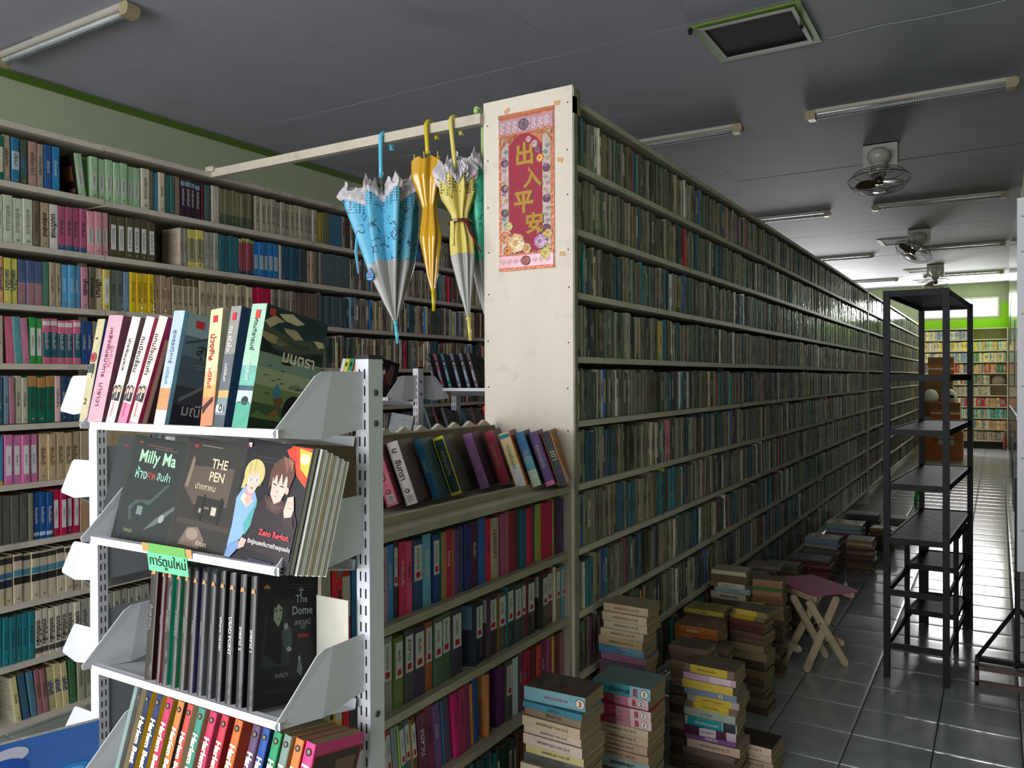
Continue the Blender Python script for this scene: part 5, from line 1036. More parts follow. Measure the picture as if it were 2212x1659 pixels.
def crack(pts, nm='ceiling_crack'):
    one('ceiling_crack', lambda b: b.tube([Vector((x, y, ZC+.0005)) for x, y in pts], .0016, 4), mat('pale_crack', '#b9bcc4', rough=.8), CE)
q = [at(x, y, Z=ZC) for x, y in ((1790, 82), (1900, 55), (2000, 38), (2100, 18), (2175, 0))]; crack([(p.x, p.y) for p in q])
# fans
FANM = mat('fan_pale_enamel', '#b5b2a8', rough=.35, noise=.05, coat=.3); CAGE = mat('fan_cage_wire', '#4a463e', rough=.4, metal=.6); BLADE = mat('dark_bronze_fan_blade', '#4a3a18', rough=.3, coat=.4)
def fan(label, x, y, yaw, tiltx, spin=0.):
    t = thing('ceiling_fan', label, 'fan', T(x, y, ZC), 'orbiting ceiling fans')
    one('mounting_plate', lambda b: (b.box(-.13, .13, -.03, -.015, -.22, -.002), b.box(-.13, .13, -.03, .12, -.012, -.001), b.box(-.13, -.12, -.015, .09, -.17, -.012), b.box(.12, .13, -.015, .09, -.17, -.012)), FANM, t)
    one('gear_housing', lambda b: b.lathe([(0, -.10), (.05, -.10), (.085, -.13), (.09, -.17), (.07, -.21), (.045, -.23), (0, -.235)], 20, M=T(0, -.11, .03)), FANM, t, smooth=True)
    Mf = T(0, -.11, -.20) @ RZ(yaw) @ RX(tiltx)
    hd = one('motor', lambda b: b.lathe([(0, .02), (.045, .015), (.062, -.01), (.064, -.05), (.05, -.08), (.022, -.09), (.02, -.11), (0, -.11)], 20), FANM, t, Mf, smooth=True)
    def cage(b):
        R_ = .235
        for r, z in ((R_, -.13), (R_*.82, -.19), (R_*.5, -.215), (R_*.25, -.22), (R_*.8, -.075), (.09, -.055)): b.tube([(r*math.cos(a), r*math.sin(a), z) for a in [2*PI*k/40 for k in range(41)]], .0022 if r < R_ else .0035, 4, cap=False)
        for k in range(44):
            a = 2*PI*k/44; c, s_ = math.cos(a), math.sin(a)
            b.tube([(.05*c, .05*s_, -.222), (R_*.5*c, R_*.5*s_, -.216), (R_*.82*c, R_*.82*s_, -.19), (R_*c, R_*s_, -.13), (R_*.8*c, R_*.8*s_, -.075), (.09*c, .09*s_, -.055)], .0011, 3, cap=False)
    one('cage', cage, CAGE, hd, kind='stuff')
    for k in range(3):
        def bl(b):
            n = 10; L_ = []; Rr = []
            for j in range(n+1):
                r = .03+.175*j/n; wd = .075*math.sin(PI*min(1, .12+.80*j/n))**.8
                tw = .5-.25*j/n
                L_.append((r, -wd, -.135-wd*tw*.5)); Rr.append((r, wd*.8, -.135+wd*tw*.5))
            for j in range(n): b.quad([L_[j], L_[j+1], Rr[j+1], Rr[j]]); b.quad([(p[0], p[1], p[2]-.002) for p in (Rr[j], Rr[j+1], L_[j+1], L_[j])])
        one('blade', bl, BLADE, hd, RZ(spin+k*2*PI/3))
    one('hub_cap', lambda b: b.lathe([(0, -.228), (.05, -.226), (.058, -.215), (.05, -.205), (0, -.2)], 20), FANM, hd, smooth=True)
    one('spinner', lambda b: b.lathe([(0, -.17), (.03, -.165), (.034, -.12), (0, -.11)], 14), BLADE, hd, smooth=True)
fan('nearest orbiting ceiling fan with bronze blades in a wire cage', -.83, 7.25, .3, -.12, 2.4)
fan('second ceiling fan, tipped sideways, beside a black vent', -.88, 11.7, -.9, -.55, .4)
fan('third ceiling fan, farthest away near the lime green wall', -.92, 15.55, .5, -.15, 2.0)

# ================================================================== STACKS OF BOOKS ON THE FLOOR
GK = 'old books stacked on the floor beside the bookcases'
rs = random.Random(77); TAN = '#c9b492'; _sn = {}
TXT_P = 'เพชรพระอุมา ภาค'
def stack(where, X, Y, ztop, L, books, d=.13, rot=0., M=None, fillc=('#8a6a4c', '#6a5440', '#a08868', '#5a4a3c', '#7c6a58'), tk=.034, jit=.008, cat='book', nmax=40, brand=None):
    """books lie flat, spine towards the camera; listed from the top down: (thickness, colour, text, ink, segs, extras)"""
    z = ztop; n = 0
    lst = list(books)
    while z > .012 and n < nmax:
        if lst: e = lst.pop(0)
        else: e = (tk*rs.uniform(.75, 1.2), mul(rs.choice(fillc), rs.uniform(.8, 1.15)), None, None)
        t, c = e[0], e[1]; tx, ink = e[2], e[3]; segs = e[4] if len(e) > 4 else (); ex = e[5] if len(e) > 5 else None
        if z-t < .012: t = z
        n += 1; LL = L*(rs.uniform(.97, 1.02)); dd = d*rs.uniform(.93, 1.03)
        jx, jy, jr = rs.gauss(0, jit*.7), rs.gauss(0, jit*.6), rs.gauss(0, .03)
        # local: spine facing -y, reading along +x, thickness up:  x_local -> +z, z_local -> -x
        Mb = T(X+LL/2+jx, Y+dd/2+jy, z-t) @ RZ(rot+jr) @ T(LL/2, -dd/2, 0) @ RY(-PI/2)
        k = (where,); _sn[k] = _sn.get(k, 0)+1
        lb = '%s book, %s from top of %s' % (cname(c), ordn(_sn[k]), where)
        o = book(Mb, t-.0006, LL, dd, c, lb, GK, segs=segs, wrap=rs.random() < .8, name='stacked_book', front=(ex or {}).get('top', mul(c, .55) if tx is None else mul(c, .5)))
        if tx:
            a, b_ = (ex or {}).get('tv', (.2, .75))
            text(tx, (b_-a)*LL, t*(ex or {}).get('tk', .42), ink, o, T(t/2, -.0009, (a+b_)/2*LL) @ SPINE, bold=(ex or {}).get('bold', .01))
        for (s_, v, hh, ik) in (ex or {}).get('more', ()):
            text(s_, .03, t*hh, ik, o, T(t/2, -.0010, v*LL) @ SPINE @ RZ((ex or {}).get('mr', 0)), bold=.04)
        if (ex or {}).get('disc'):
            v = ex['disc']; one('number_disc', lambda b: (b.quad([Vector((t/2+u*t*.36, -.0010, v*LL+w_*t*.36)) for u, w_ in ell(0, 0, 1, 1, 16)], '#3c3c3c'), b.quad([Vector((t/2+u*t*.32, -.0011, v*LL+w_*t*.32)) for u, w_ in ell(0, 0, 1, 1, 16)], '#e4dccc')), PRINT, o)
            text(ex['num'], t*.4, t*.4, ex.get('nink', INK), o, T(t/2, -.0014, v*LL) @ SPINE @ RZ(ex.get('mr', 0)), bold=.04)
        z -= t
K = inkc['k']
def corner(px, py, X): return at(px, py, X=X)
P = corner(1128, 1482, -1.165)
pet = lambda tk_, s_, c=TAN, **kw: (tk_, c, TXT_P+' '+s_, K, (), dict(tv=(.25, .78), **kw))
stack('the stack nearest the low bookcase', P.x, P.y, P.z, .19, [(.040, '#7fb0b8', 'สงครามมิตรภาพ', INKR, (), dict(disc=.08, num='3', nink=INKR, top='#4a3a34', tv=(.28, .66), mr=-PI/2*0)), (.018, '#3f8494', 'ลมหวน', K), (.026, '#8f7c64', 'พิษสวาท', K), (.029, TAN, TXT_P+' 2/13', K), (.022, '#cdb9a4', TXT_P+' 2/14', K), (.030, '#cfbaa8', TXT_P+' 2/15', K), (.024, '#c4b880', TXT_P+' 2/9', K), (.024, '#4c5048', None, None), (.026, '#c8b89a', TXT_P+' 5', K)], d=.135)
P = corner(1278, 1464, -1.092)
EB = lambda c, s_, nn, ni: (.030, c, s_, mat('ink_green_grey', '#5c7a64', noise=0), ((.0, .35, '#d8b8b8'), (.35, .6, '#c08088')), dict(disc=.12, num=nn, nink=ni, tv=(.48, .72), more=(('B', .24, .62, INKR),), top='#8c3044'))
stack('the blue and pink topped stack', P.x, P.y, P.z, .188, [(.036, '#3f9094', 'ป่าโลกบ้านผี', mat('ink_deep_blue', '#182c60', noise=0), ((0, .35, '#8fb8c0'),), dict(disc=.1, num='1', top='#5c7470', tv=(.36, .72), bold=.04, more=(('E', .25, .6, INKR),))), EB('#a8304c', 'อภินิหาร', '2', mat('ink_deep_blue')), EB('#a8304c', 'อภินิหาร', '1', INK), EB('#9c2c48', 'อภินิหาร', '1', INK), (.026, TAN, TXT_P+' 3/12', K), (.027, '#c2aa8c', TXT_P+' 3', K), (.026, '#b89c80', TXT_P+' 4', K), (.026, '#b09478', TXT_P+' 14', K), (.034, '#8fa8a8', 'เพชรพระอุมา', K, (), dict(bold=.04))], d=.14)
P = corner(1297, 1301, -1.268)
stack('the tallest stack of beige books', P.x, P.y, P.z, .178, [(.030, TAN, TXT_P+' 2/12', K), (.032, '#d0bc98', TXT_P+' 24', K), (.031, '#d8c6a4', TXT_P+' 25', K), (.030, '#d6c29c', TXT_P+' 2/1', K), (.033, '#c4ac84', TXT_P+' 2/3', K), (.026, '#4c8cac', 'ยอดรัก', INKR, ((.0, .5, '#6ca4bc'),)), (.028, '#9c6c84', 'เล่ม 1', INKR), (.028, '#5c5466', 'เสือดำ', INKR, (), dict(more=(('6', .1, .5, INK),))), (.030, '#704c58', 'รักร้าว', K), (.02, '#5c5060', None, None)], d=.13)
P = at(1478, 1432, X=-.985)
YL = '#d0b23c'
yl = lambda tk_, s_, a=.14, b_=.88: (tk_, '#8c7c64', s_, K, ((1-b_, 1-a, YL),), dict(tv=(.3, .78)))
stack('the stack with yellow spines', P.x, P.y, P.z, .19, [(.030, '#7c6f5c', 'เสือทุ่ง หมื่นพ้อง', K, ((.14, .88, YL),), dict(tv=(.3, .78))), (.024, '#c8a4b4', None, None, ((.1, .5, '#d8c0cc'),)), (.031, '#d4b850', None, None), (.024, '#7c8ca4', None, None, (), dict(disc=.3, num='2')), (.026, '#a89c94', 'คนยิงปืน ข้ามขุนเขา', K, ((.14, .84, YL),), dict(tv=(.25, .75))), (.025, '#7c644c', 'เสือทุ่ง หมื่นพ้อง', K, ((.16, .84, YL),), dict(tv=(.25, .75))), (.030, '#9cac98', 'ดาวโจร', K, (), dict(tv=(.4, .7))), (.032, '#c4bcae', 'ก่อนเข้าสวนสวรรค์', INKW, ((.28, .96, '#1c8c90'), (.02, .26, '#2c3440')), dict(tv=(.35, .8))), (.030, '#4c1c38', 'ขุนกระบี่ผู้พิทักษ์', K, ((.38, .7, '#c4b4b8'), (.0, .18, '#b8a0b0')), dict(tv=(.42, .66))), (.022, '#7c4c84', 'ลมหวน', INKW), (.032, '#bca08c', TXT_P+' 15', K), (.024, '#6c5c50', None, None)], d=.14)
P = at(1592, 1606, Z=.115)
stack('the short stack at the right edge of the piles', -.895, 3.04, .118, .185, [(.030, '#d0bca4', TXT_P+' 4', K, (), dict(top='#2c2420')), (.024, '#c8b098', TXT_P+' 10', K), (.03, '#a89078', TXT_P+' 8', K), (.034, '#b8a088', None, None)], d=.15, rot=-.05)
P = at(1458, 1640, Z=.09)
stack('the low stack before the yellow spined one', -1.02, 2.60, .115, .21, [(.018, '#b09484', None, None), (.022, '#a88c80', None, None), (.03, '#9c8478', None, None), (.045, '#74604c', None, None)], d=.13, rot=-.06)
P = at(1456, 1347, X=-1.19)
stack('the pile topped by two orange novels', P.x, P.y, P.z, .19, [(.033, '#b4682c', 'จอมโจร', INKW, (), dict(top='#6c4c30', tv=(.35, .8))), (.032, '#b4642c', 'จอมโจร', INKW, (), dict(tv=(.4, .8))), (.03, '#7c9490', 'ขวัญสงฆ์', K), (.03, '#544438', None, None)], d=.14)
P = at(1478, 1312, X=-1.25)
stack('the pile behind the orange novels', P.x, P.y, P.z, .19, [(.022, '#c0b04c', 'สิงห์', K, (), dict(top='#8c8040')), (.03, '#6c5c44', None, None)], d=.14)
stack('the yellow labelled pile beside the green vase', -1.035, 3.62, .455, .16, [(.026, '#8c7c4c', None, None, ((.3, .9, YL),), dict(top='#5c5040')), (.022, '#7c6c4c', None, None, ((.3, .9, '#b89c34'),)), (.026, '#6c3c34', None, None), (.022, '#5c3430', None, None)], d=.13, rot=-.1)
P = at(1536, 1229, X=-1.262)
stack('the back pile topped by a cream book', P.x, P.y, P.z, .178, [(.022, '#cfc39c', None, None, (), dict(top='#a89c80')), (.038, '#6c5440', None, None), (.026, '#c8c4b4', 'สุนทรภู่มหากวี', K, ((.78, 1, '#8c6c4c'),)), (.026, '#9cb0ac', 'รวมบทกวี', K), (.034, '#b8ae90', 'เขียนด้วยสะอื้น', mat('ink_deep_blue'), (), dict(bold=.04)), (.028, '#5c4c3c', None, None)], d=.14)
stack('the brown pile touching the cream topped one', -1.075, 4.12, .475, .15, [(.040, '#9c7450', None, None), (.012, '#3c8040', None, None), (.032, '#b08058', None, None), (.04, '#8c6444', None, None)], d=.13, rot=.05)
stack('the brown stack behind the tallest beige one', -1.085, 2.96, .47, .15, [(.03, '#6c5844', None, None), (.028, '#5c4838', None, None)], d=.12)
stack('the second brown stack behind the beige one', -1.10, 3.20, .40, .16, [(.03, '#74604c', None, None)], d=.12, rot=.1)
stack('the loose pile between vase and stool', -1.28, 4.46, .40, .19, [(.014, '#8c8c88', None, None), (.012, '#a4a09c', None, None), (.03, '#5c5048', None, None)], d=.16, rot=.35, tk=.03)
stack('the low pile between vase and stool legs', -1.13, 4.33, .27, .17, [(.02, '#b8b4b0', None, None), (.02, '#6c7478', None, None)], d=.13, rot=-.2, tk=.028)
stack('the pile against the bookcase behind the vase', -1.27, 4.75, .40, .19, [(.02, '#8c7c6c', None, None), (.02, '#70685c', None, None)], d=.15, tk=.03, jit=.012)
stack('the outer pile behind the stool', -1.12, 4.95, .28, .18, [(.016, '#c8b8b0', None, None), (.018, '#8c4c48', None, None), (.018, '#aca49c', None, None)], d=.15, tk=.03, jit=.014)
stack('the dim pile well behind the green vase', -1.28, 5.25, .30, .2, [(.02, '#7c7468', None, None)], d=.16, tk=.03, jit=.012)
MG = ('#6c3c44', '#8c4c54', '#5c3038', '#74505c')
P = at(1700, 1205, Y=5.95)
stack('the red magazine pile beyond the stool', P.x, 5.95, .205, .285, [(.016, '#6c6058', None, None), (.020, '#7c3844', None, None), (.02, '#94646c', None, None), (.018, '#6c2c38', None, None)], d=.20, fillc=MG, tk=.026)
stack('the pale blue pile by the bookcase', P.x+.02, 6.5, .26, .25, [(.012, '#9ca8b0', None, None), (.022, '#8ca4b0', None, None), (.02, '#7c94a4', None, None), (.02, '#b0a890', None, None)], d=.2, fillc=('#54504c', '#78706a', '#605850'), tk=.02, rot=-.1)
stack('the brown pile beside the pale blue one', P.x+.30, 6.62, .25, .19, [(.024, '#8c7054', None, None), (.02, '#b8a080', None, None)], d=.2, fillc=('#5c4434', '#74583c', '#4c3c30'), tk=.022)
P = at(1783, 1119, Y=7.35)
stack('the white and teal striped magazine pile', P.x, 7.35, .24, .29, [(.018, '#b8b494', None, None), (.016, '#8cac9c', None, None), (.014, '#9cb4b4', None, None), (.014, '#6c94a8', None, None), (.016, '#b8bcbc', None, None), (.018, '#8c5c74', None, None), (.018, '#7c3c50', None, None)], d=.22, fillc=('#704454', '#8c8c90', '#6c3440'), tk=.024)
stack('the tan pile beside the striped magazines', P.x+.32, 7.55, .19, .2, [(.02, '#8c7454', None, None)], d=.2, fillc=('#6c5438', '#8c7858', '#4c3c2c'), tk=.026)
P = at(1826, 1106, Y=8.2)
stack('the far magazine pile', P.x, 8.2, .20, .29, [(.012, '#7c7c7c', None, None), (.02, '#4c4c50', None, None)], d=.22, fillc=('#5c5450', '#747070', '#4c4444'), tk=.026)
stack('the farthest small pile on the floor', P.x+.33, 8.3, .17, .2, [(.02, '#706458', None, None)], d=.2, fillc=('#4c443c', '#6c6054'), tk=.022)

# ================================================================== VASE, STOOL
def vase(b):
    n = 60; prof = [(.070, 0), (.078, .01), (.080, .04), (.070, .10), (.060, .18), (.056, .26), (.057, .33), (.062, .372), (.060, .372), (.052, .33), (.048, .26), (.05, .10), (0, .02)]
    i0 = len(b.v)
    for j, (r, z) in enumerate(prof):
        for q in range(n):
            w_ = 2*PI*q/n; k = 1+(.045*math.cos(22*w_) if 0 < j < 8 else 0); b.v.append((r*k*math.cos(w_+z*.4), r*k*math.sin(w_+z*.4), z))
    for j in range(len(prof)-1):
        for q in range(n):
            a = i0+j*n+q; c = i0+j*n+(q+1) % n; b.f.append((a, c, c+n, a+n)); b.c.append((1, 1, 1)); b.m.append(0)
P = at(1628, 1452, Z=0)
v_ = one('vase', vase, mat('yellow_green_glass', '#a3a81c', rough=.12, coat=.8, noise=.15, nscale=10), None, T(P.x, P.y, 0), smooth=True)
tag(v_, 'tall ribbed yellow green glass vase standing on the floor among the book stacks', 'vase')
st = thing('folding_stool', 'folding wooden stool with a pink seat and crossed pale legs in the aisle', 'stool')
fa, fb, fd = at(1825, 1439, Z=0), at(1743, 1451, Z=0), at(1696, 1429, Z=0)
fc = fd+(fa-fb)
PINK = mat('worn_pink_paint', '#b4607c', rough=.55, noise=.15, nscale=12, dirt=('#8c5c64', 16, .5)); WOOD = mat('pale_bare_pine', '#d0bc98', rough=.6, noise=.16, nscale=9, stretch=(1, 1, .2), dirt=('#8c7454', 14, .4))
SZ = .375
cs = [at(x, y, Z=SZ) for x, y in ((1671, 1251), (1744, 1241), (1845, 1272), (1766, 1287))]
def plank_along(b, p, q, w_, t_, n_=None, round_=True):
    p, q = Vector(p), Vector(q); d_ = (q-p).normalized(); nn = Vector(n_).normalized(); s_ = d_.cross(nn).normalized(); L_ = (q-p).length
    out = []
    for k in range(7): a = PI/2+PI*k/6; out.append((math.cos(a)*w_/2, math.sin(a)*w_/2))
    for k in range(7): a = -PI/2+PI*k/6; out.append((L_+math.cos(a)*w_/2, math.sin(a)*w_/2))
    A_ = [p+d_*u+s_*v+nn*t_/2 for u, v in out]; B_ = [p+d_*u+s_*v-nn*t_/2 for u, v in out]
    i = len(b.v); m_ = len(out); b.v += [tuple(x) for x in A_+B_]
    b.f.append(tuple(range(i, i+m_))); b.f.append(tuple(range(i+2*m_-1, i+m_-1, -1)))
    for k in range(m_): b.f.append((i+k, i+m_+k, i+m_+(k+1) % m_, i+(k+1) % m_))
    for k in range(m_+2): b.c.append((1, 1, 1)); b.m.append(0)
c4 = [cs[0], cs[0]+(cs[2]-cs[3])*1.0, cs[2], cs[3]]
o_ = (cs[0]+cs[2])/2; ex_ = (cs[3]-cs[0]).normalized(); ey_ = Vector((-ex_.y, ex_.x, 0)); lx, ly = (cs[3]-cs[0]).length, (cs[2]-cs[3]).length
Ms = Matrix.Translation(o_) @ Matrix(((ex_.x, ey_.x, 0, 0), (ex_.y, ey_.y, 0, 0), (0, 0, 1, 0), (0, 0, 0, 1)))
for k in range(4):
    one('seat_plank', lambda b: b.box(-lx/2, lx/2, -ly/2+k*ly/4+.001, -ly/2+(k+1)*ly/4-.001, -.012, 0), PINK, st, Ms)
for yy in (-ly/2+.01, ly/2-.03): one('seat_rail', lambda b: b.box(-lx/2+.015, lx/2-.015, yy, yy+.02, -.045, -.012), WOOD, st, Ms)
av = (fa-fb); nv = Vector((-av.y, av.x, 0)).normalized(); dv = (fd-fb).normalized()
zt_ = SZ-.035; u1 = Vector((0, 0, .016))
one('leg', lambda b: plank_along(b, fa+u1, fb+(fa-fb)*.12+Vector((0, 0, zt_))+dv*.012, .034, .016, nv), WOOD, st)
one('leg', lambda b: plank_along(b, fb+u1, fa-(fa-fb)*.12+Vector((0, 0, zt_))+dv*.03, .034, .016, nv), WOOD, st)
one('leg', lambda b: plank_along(b, fc+u1-dv*.02, fd+(fc-fd)*.12+Vector((0, 0, zt_))-dv*.03, .034, .016, nv), WOOD, st)
one('leg', lambda b: plank_along(b, fd+u1, fc-(fc-fd)*.12+Vector((0, 0, zt_))-dv*.012, .034, .016, nv), WOOD, st)
bz = Vector((0, 0, .105))
an = av.normalized()
one('crossbar', lambda b: plank_along(b, fd+bz-an*.016-dv*.035, fb+bz-an*.016+dv*.045, .036, .014, an), WOOD, st)
one('crossbar', lambda b: plank_along(b, fc+bz+an*.016-dv*.02, fa+bz+an*.016+dv*.045, .036, .014, an), WOOD, st)
def screws(b):
    for base, z in ((fa.lerp(fb, .06), .33), (fb.lerp(fa, .3), .24), (fb.lerp(fa, .62), .22), (fd, .12), (fb, .12), (fb+dv*.03, .10)):
        q = base-dv*.012-nv*0+Vector((0, 0, z)); b.lathe([(0, 0), (.0045, 0), (.004, .002), (0, .002)], 8, M=Matrix.Translation(q-dv*.002) @ (dv*-1).to_track_quat('Z', 'Y').to_matrix().to_4x4())
one('screw', screws, DARK, st, kind='stuff')

# ================================================================== BLACK STEEL RACKS IN THE AISLE
BLK = mat('blue_black_painted_steel', '#15171c', rough=.55, spec=.25, noise=.15, nscale=12, dirt=('#221e1a', 10, .4)); PLY = mat('dark_worn_shelf_board', '#2e2622', rough=.6, spec=.3, noise=.3, nscale=14, bump=.3, bscale=20, dirt=('#5a5048', 7, .5))
a1, a2, a3, a4 = Vector((-.475, 4.392, 0)), Vector((-.214, 4.392, 0)), Vector((-.142, 5.47, 0)), Vector((-.398, 5.47, 0))
def frame_rack(nm, label, P4, H_, plates, rails, pw=.03):
    t = thing(nm, label, 'shelf')
    for i, p in enumerate(P4):
        one('upright', lambda b: b.box(p.x-pw/2, p.x+pw/2, p.y-pw/2, p.y+pw/2, 0, H_), BLK, t)
    def bar(b, p, q, z, h=.03, w_=.012):
        d_ = (q-p).normalized(); s_ = Vector((-d_.y, d_.x, 0))*w_/2; u = [p+s_, q+s_, q-s_, p-s_]; i = len(b.v)
        b.v += [(v.x, v.y, z-h) for v in u]+[(v.x, v.y, z) for v in u]
        for f in ((3, 2, 1, 0), (4, 5, 6, 7), (0, 1, 5, 4), (1, 2, 6, 5), (2, 3, 7, 6), (3, 0, 4, 7)): b.f.append(tuple(i+j for j in f)); b.c.append((1, 1, 1)); b.m.append(0)
    for z in rails+plates:
        for i in range(4): one('rail', lambda b: bar(b, P4[i], P4[(i+1) % 4], z), BLK, t)
    for z in plates:
        def pl(b):
            i = len(b.v); c = sum(P4, Vector())/4; v = [p+(c-p)*.03 for p in P4]
            b.v += [(q.x, q.y, z-.012) for q in v]+[(q.x, q.y, z-.004) for q in v]
            for f in ((3, 2, 1, 0), (4, 5, 6, 7), (0, 1, 5, 4), (1, 2, 6, 5), (2, 3, 7, 6), (3, 0, 4, 7)): b.f.append(tuple(i+j for j in f)); b.c.append((1, 1, 1)); b.m.append(0)
        one('shelf_plate', pl, PLY, t)
    return t
frame_rack('steel_rack', 'tall narrow black steel rack with bare shelves standing in the aisle', [a1, a2, a3, a4], 1.925, [1.925, 1.238, .968, .70], [1.507, .441, .175])
b1, b2 = Vector((-.437, 5.0, 0)), Vector((-.196, 4.985, 0))
frame_rack('steel_rack', 'short black steel rack standing inside the lower half of the tall one', [b1, b2, Vector((-.168, 5.44, 0)), Vector((-.372, 5.44, 0))], .63, [.455, .20], [.63], pw=.026)

# ================================================================== DISPLAY BOARD ON A WHEELED FRAME AT THE RIGHT
bd = thing('display_board', 'tall display board with maroon and green panels at the right edge', 'board')
n0 = at(2198, 700, Y=4.62); f0 = at(2180, 700, Y=6.5)
dB = Vector((f0.x-n0.x, f0.y-n0.y, 0)).normalized(); sB = Vector((dB.y, -dB.x, 0)); LB = (Vector((f0.x, f0.y, 0))-Vector((n0.x, n0.y, 0))).length
MBd = Matrix(((dB.x, sB.x, 0, n0.x), (dB.y, sB.y, 0, n0.y), (0, 0, 1, 0), (0, 0, 0, 1)))
ZB0, ZB1 = .58, 2.36
MAR = mat('maroon_glossy_sheet', '#4a2c34', rough=.12, coat=1., noise=.1, bump=.15, bscale=6); DG2 = mat('dark_green_sheet', '#1c2c28', rough=.25, coat=.6, noise=.15)
one('upper_panel', lambda b: b.box(.012, LB, 0, .012, 1.30, ZB1-.02), MAR, bd, MBd)
one('lower_panel', lambda b: b.box(.012, LB, 0, .012, ZB0, 1.285), DG2, bd, MBd)
one('middle_strip', lambda b: b.box(.012, LB, -.004, .014, 1.285, 1.30), WHITEM, bd, MBd)
one('white_upright', lambda b: b.box(-.018, .012, -.002, .045, ZB0-.03, ZB1), WHITEM, bd, MBd)
for x, z, w_, h in ((.4, 1.45, .18, .35), (.9, .9, .2, .25), (1.3, 1.0, .2, .2), (.6, .75, .3, .28), (1.4, 1.7, .2, .3)):
    one('paper_notice', lambda b: b.box(x, x+w_, -.002, 0, z, z+h), mat('grey_blue_paper', '#7c8c94', rough=.5, noise=.15), bd, MBd)
for z in (2.27, 2.1, 1.8, 1.45, 1.1, .75): one('screw', lambda b: b.lathe([(.005, 0), (.004, .002), (0, .002)], 8, M=T(-.018, .02, z) @ RY(-PI/2)), BOLT, bd, MBd)
RUST = mat('weathered_brown_wood', '#5a4a40', rough=.7, noise=.35, nscale=25)
PB = at(2107, 1475, Z=0)
one('frame_leg', lambda b: b.box(n0.x-.012, n0.x+.012, n0.y+.03, n0.y+.054, .06, 1.0), BLK, bd)
one('base_beam', lambda b: (b.box(PB.x, n0.x+.35, PB.y+.10, PB.y+.13, .075, .10)), BLK, bd)
one('base_beam', lambda b: b.box(PB.x, n0.x+.35, PB.y-.035, PB.y-.01, .0, .022), RUST, bd)
one('base_beam', lambda b: (b.box(PB.x, n0.x+.35, PB.y-.035, PB.y-.010, .075, .098)), RUST, bd)
one('base_end', lambda b: b.box(PB.x-.004, PB.x+.014, PB.y-.035, PB.y+.13, .0, .10), RUST, bd)
def brace(b, s_=1):
    b.tube([Vector((PB.x+.01, PB.y+.11, .10)), Vector((n0.x, n0.y+.04, .36))], .010, 5); b.tube([Vector((n0.x, n0.y+.04, .36)), Vector((n0.x+.2, PB.y+.11, .10))], .010, 5)
one('brace', brace, BLK, bd)

# ================================================================== THINGS AT THE FAR END
ORG = mat('worn_orange_cardboard', '#b0642c', rough=.7, noise=.15, nscale=6); BRN = mat('brown_cardboard', '#7c5c38', rough=.8, noise=.2, nscale=5)
P = at(1990, 992, Z=0); P2 = at(2082, 992, Z=0)
def rbox(b, x0, x1, y0, y1, z0, z1, r=.04):
    pol = ell(x0+r, z0+r, r, r, 5, 0, PI, 1.5*PI)+ell(x1-r, z0+r, r, r, 5, 0, 1.5*PI, 2*PI)+ell(x1-r, z1-r, r, r, 5, 0, 0, .5*PI)+ell(x0+r, z1-r, r, r, 5, 0, .5*PI, PI)
    b.prism(pol, y0, y1, 'y')
t = thing('suitcase', 'large orange brown trunk with a pale label at the far end of the aisle', 'trunk')
one('shell', lambda b: rbox(b, P.x, P2.x, P.y, P.y+.35, .0, .55, .06), ORG, t)
one('pale_label', lambda b: b.box(P.x+.28, P.x+.52, P.y-.006, P.y, .28, .42), mat('pale_paper_label', '#b8bca8'), t)
one('handle', lambda b: b.tube([(P.x+.22, P.y-.005, .33), (P.x+.22, P.y-.03, .38), (P.x+.60, P.y-.03, .38), (P.x+.60, P.y-.005, .33)], .012, 6), BRN, t)
def carton(lb, x0, x1, y0, z0, z1, m_, d=.4):
    t = thing('carton', lb, 'box')
    one('body', lambda b: b.box(x0, x1, y0, y0+d, z0, z1), m_, t)
    one('flap', lambda b: (b.box(x0-.01, x0+.0, y0, y0+d, z1-.15, z1), b.box(x0, x1, y0-.008, y0, z1-.12, z1-.02)), BRN, t)
    one('packing_tape', lambda b: b.box(x0, x1, y0-.010, y0-.008, (z0+z1)/2-.02, (z0+z1)/2+.02), mat('glossy_tape', '#a89468', rough=.2), t)
carton('dark brown carton behind the orange trunk', P.x+.05, P.x+.62, P.y+.4, 0, .62, BRN)
carton('orange carton standing on the dark one at the far end', P.x+.12, P.x+.60, P.y+.42, .621, 1.02, ORG)
carton('tall brown carton between the long bookcase and the far boxes', P.x-.02, P.x+.46, P.y+.95, 0, 1.42, BRN)
carton('orange box top beside the far bookcase', P.x+.05, P.x+.48, P.y+.97, 1.421, 1.86, ORG, .3)
for k, (dx_, c, lb) in enumerate(((.12, '#d8d8dc', 'white rounded helmet shaped bundle on the far cartons'), (.42, '#c4c4c8', 'grey and black striped bundle on the far cartons'))):
    q = one('bundle', lambda b: b.lathe([(0, .22), (.07, .20), (.12, .13), (.13, .05), (.10, 0), (0, 0)], 16, M=T(P.x+dx_, P.y+.62, 1.02) @ S(1, 1, 1.1)), mat('bundle_%d' % k, c, rough=.4, bump=.3), smooth=True); tag(q, lb, 'bundle')
o = q
one('black_stripe', lambda b: b.box(P.x+.36, P.x+.5, P.y+.485, P.y+.505, 1.10, 1.15), DARK, o)
G = mat('bright_green_plastic', '#27c23c', rough=.35)
P = at(2012, 1084, Z=0)
t = thing('plastic_stool', 'bright green plastic stool seen through the black rack', 'stool')
for sx, sy in ((-.16, -.14), (.16, -.14), (-.13, .14), (.15, .14)):
    one('leg', lambda b: b.tube([(P.x+sx, P.y+sy, 0), (P.x+sx*.72, P.y+sy*.72, .40)], [.020, .028], 8), G, t)
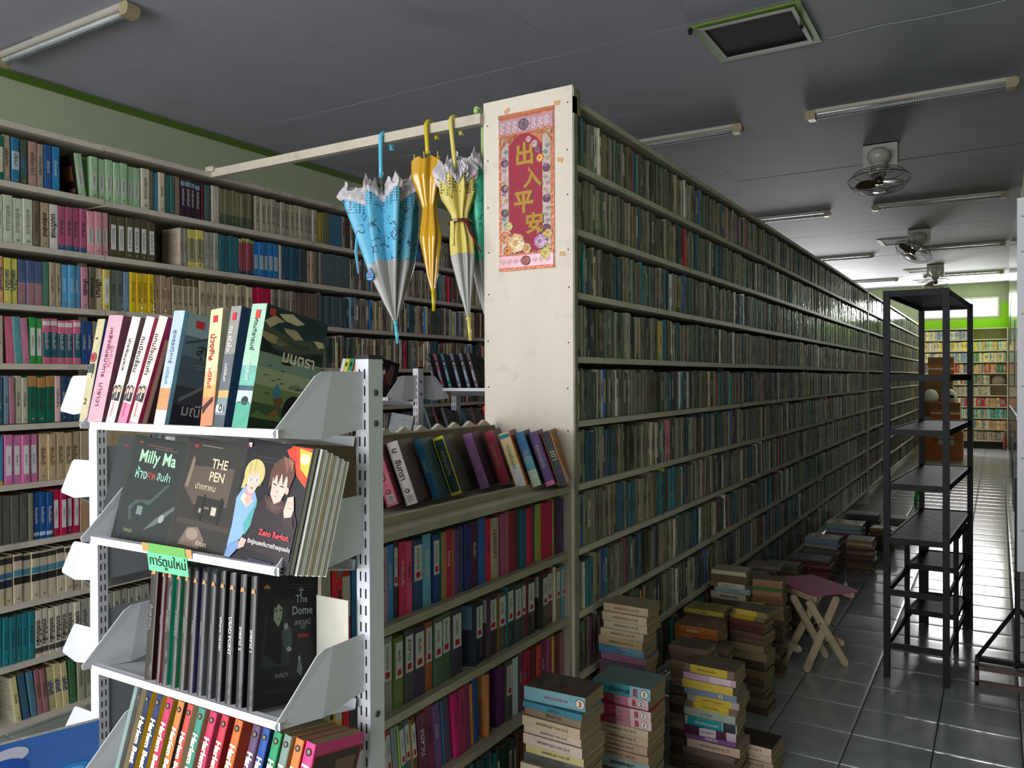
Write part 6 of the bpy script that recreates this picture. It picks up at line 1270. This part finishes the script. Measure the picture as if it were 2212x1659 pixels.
one('seat', lambda b: rbox(b, P.x-.14, P.x+.14, P.y-.14, P.y+.14, .39, .43, .018), G, t)
# small wall things by the far bookcase
q = one('cloth_bundle', lambda b: b.lathe([(0, .4), (.04, .38), (.07, .2), (.08, .05), (0, 0)], 10, M=T(.12, 19.0, 0) @ S(.5, 1, 1)), mat('dark_red_cloth', '#6c3434', rough=.9), smooth=True); tag(q, 'dark red bundle on the floor right of the far bookcase', 'bundle')

# ================================================================== BLUE BOARD IN THE LOWER LEFT CORNER
A = at(-60, 1620, z=1.70); B = at(214, 1560, z=1.86); A.z = B.z = (A.z+B.z)/2
dd = (B-A); dd.z = 0; L_ = dd.length; ux = dd.normalized(); uy = Vector((-ux.y, ux.x, 0))
Mb = Matrix(((ux.x, uy.x, 0, A.x), (ux.y, uy.y, 0, A.y), (0, 0, 1, 0), (0, 0, 0, 1)))
bb = thing('display_box', 'glossy blue printed cardboard panel with pale bubbles in the lower left corner', 'box')
one('panel', lambda b: b.box(0, L_, 0, .006, 0, A.z), mat('glossy_blue_print', '#2c5fa8', rough=.3, coat=.5, noise=.05), bb, Mb)
one('torn_edge', lambda b: b.box(0, L_, -.0006, .0066, A.z, A.z+.0025), mat('torn_grey_paper', '#a8a49c', rough=.9, noise=.3, nscale=80), bb, Mb)
def bub(b):
    zz = A.z
    for i, (px, py, rx, ry, c) in enumerate(((15, 1632, .040, .018, '#b4b4c4'), (0, 1662, .05, .026, '#1f4c9c'), (150, 1665, .045, .016, '#2c78bc'), (150, 1668, .030, .010, '#5c9ccc'))):
        w_ = at(px, py, z=1.75 if px < 60 else 1.82); u = (Vector((w_.x, w_.y, 0))-Vector((A.x, A.y, 0))).dot(ux)
        b.quad([(x, -.0012-.0002*i, z) for x, z in ell(u, w_.z, rx, ry, 22, .1)], c)
one('printed_bubbles', bub, PRINT, bb, Mb)
print('MESHOBJ', len([o for o in D.objects if o.type == 'MESH']), 'TRIS', sum(len(o.data.polygons) for o in D.objects if o.type == 'MESH')*2)
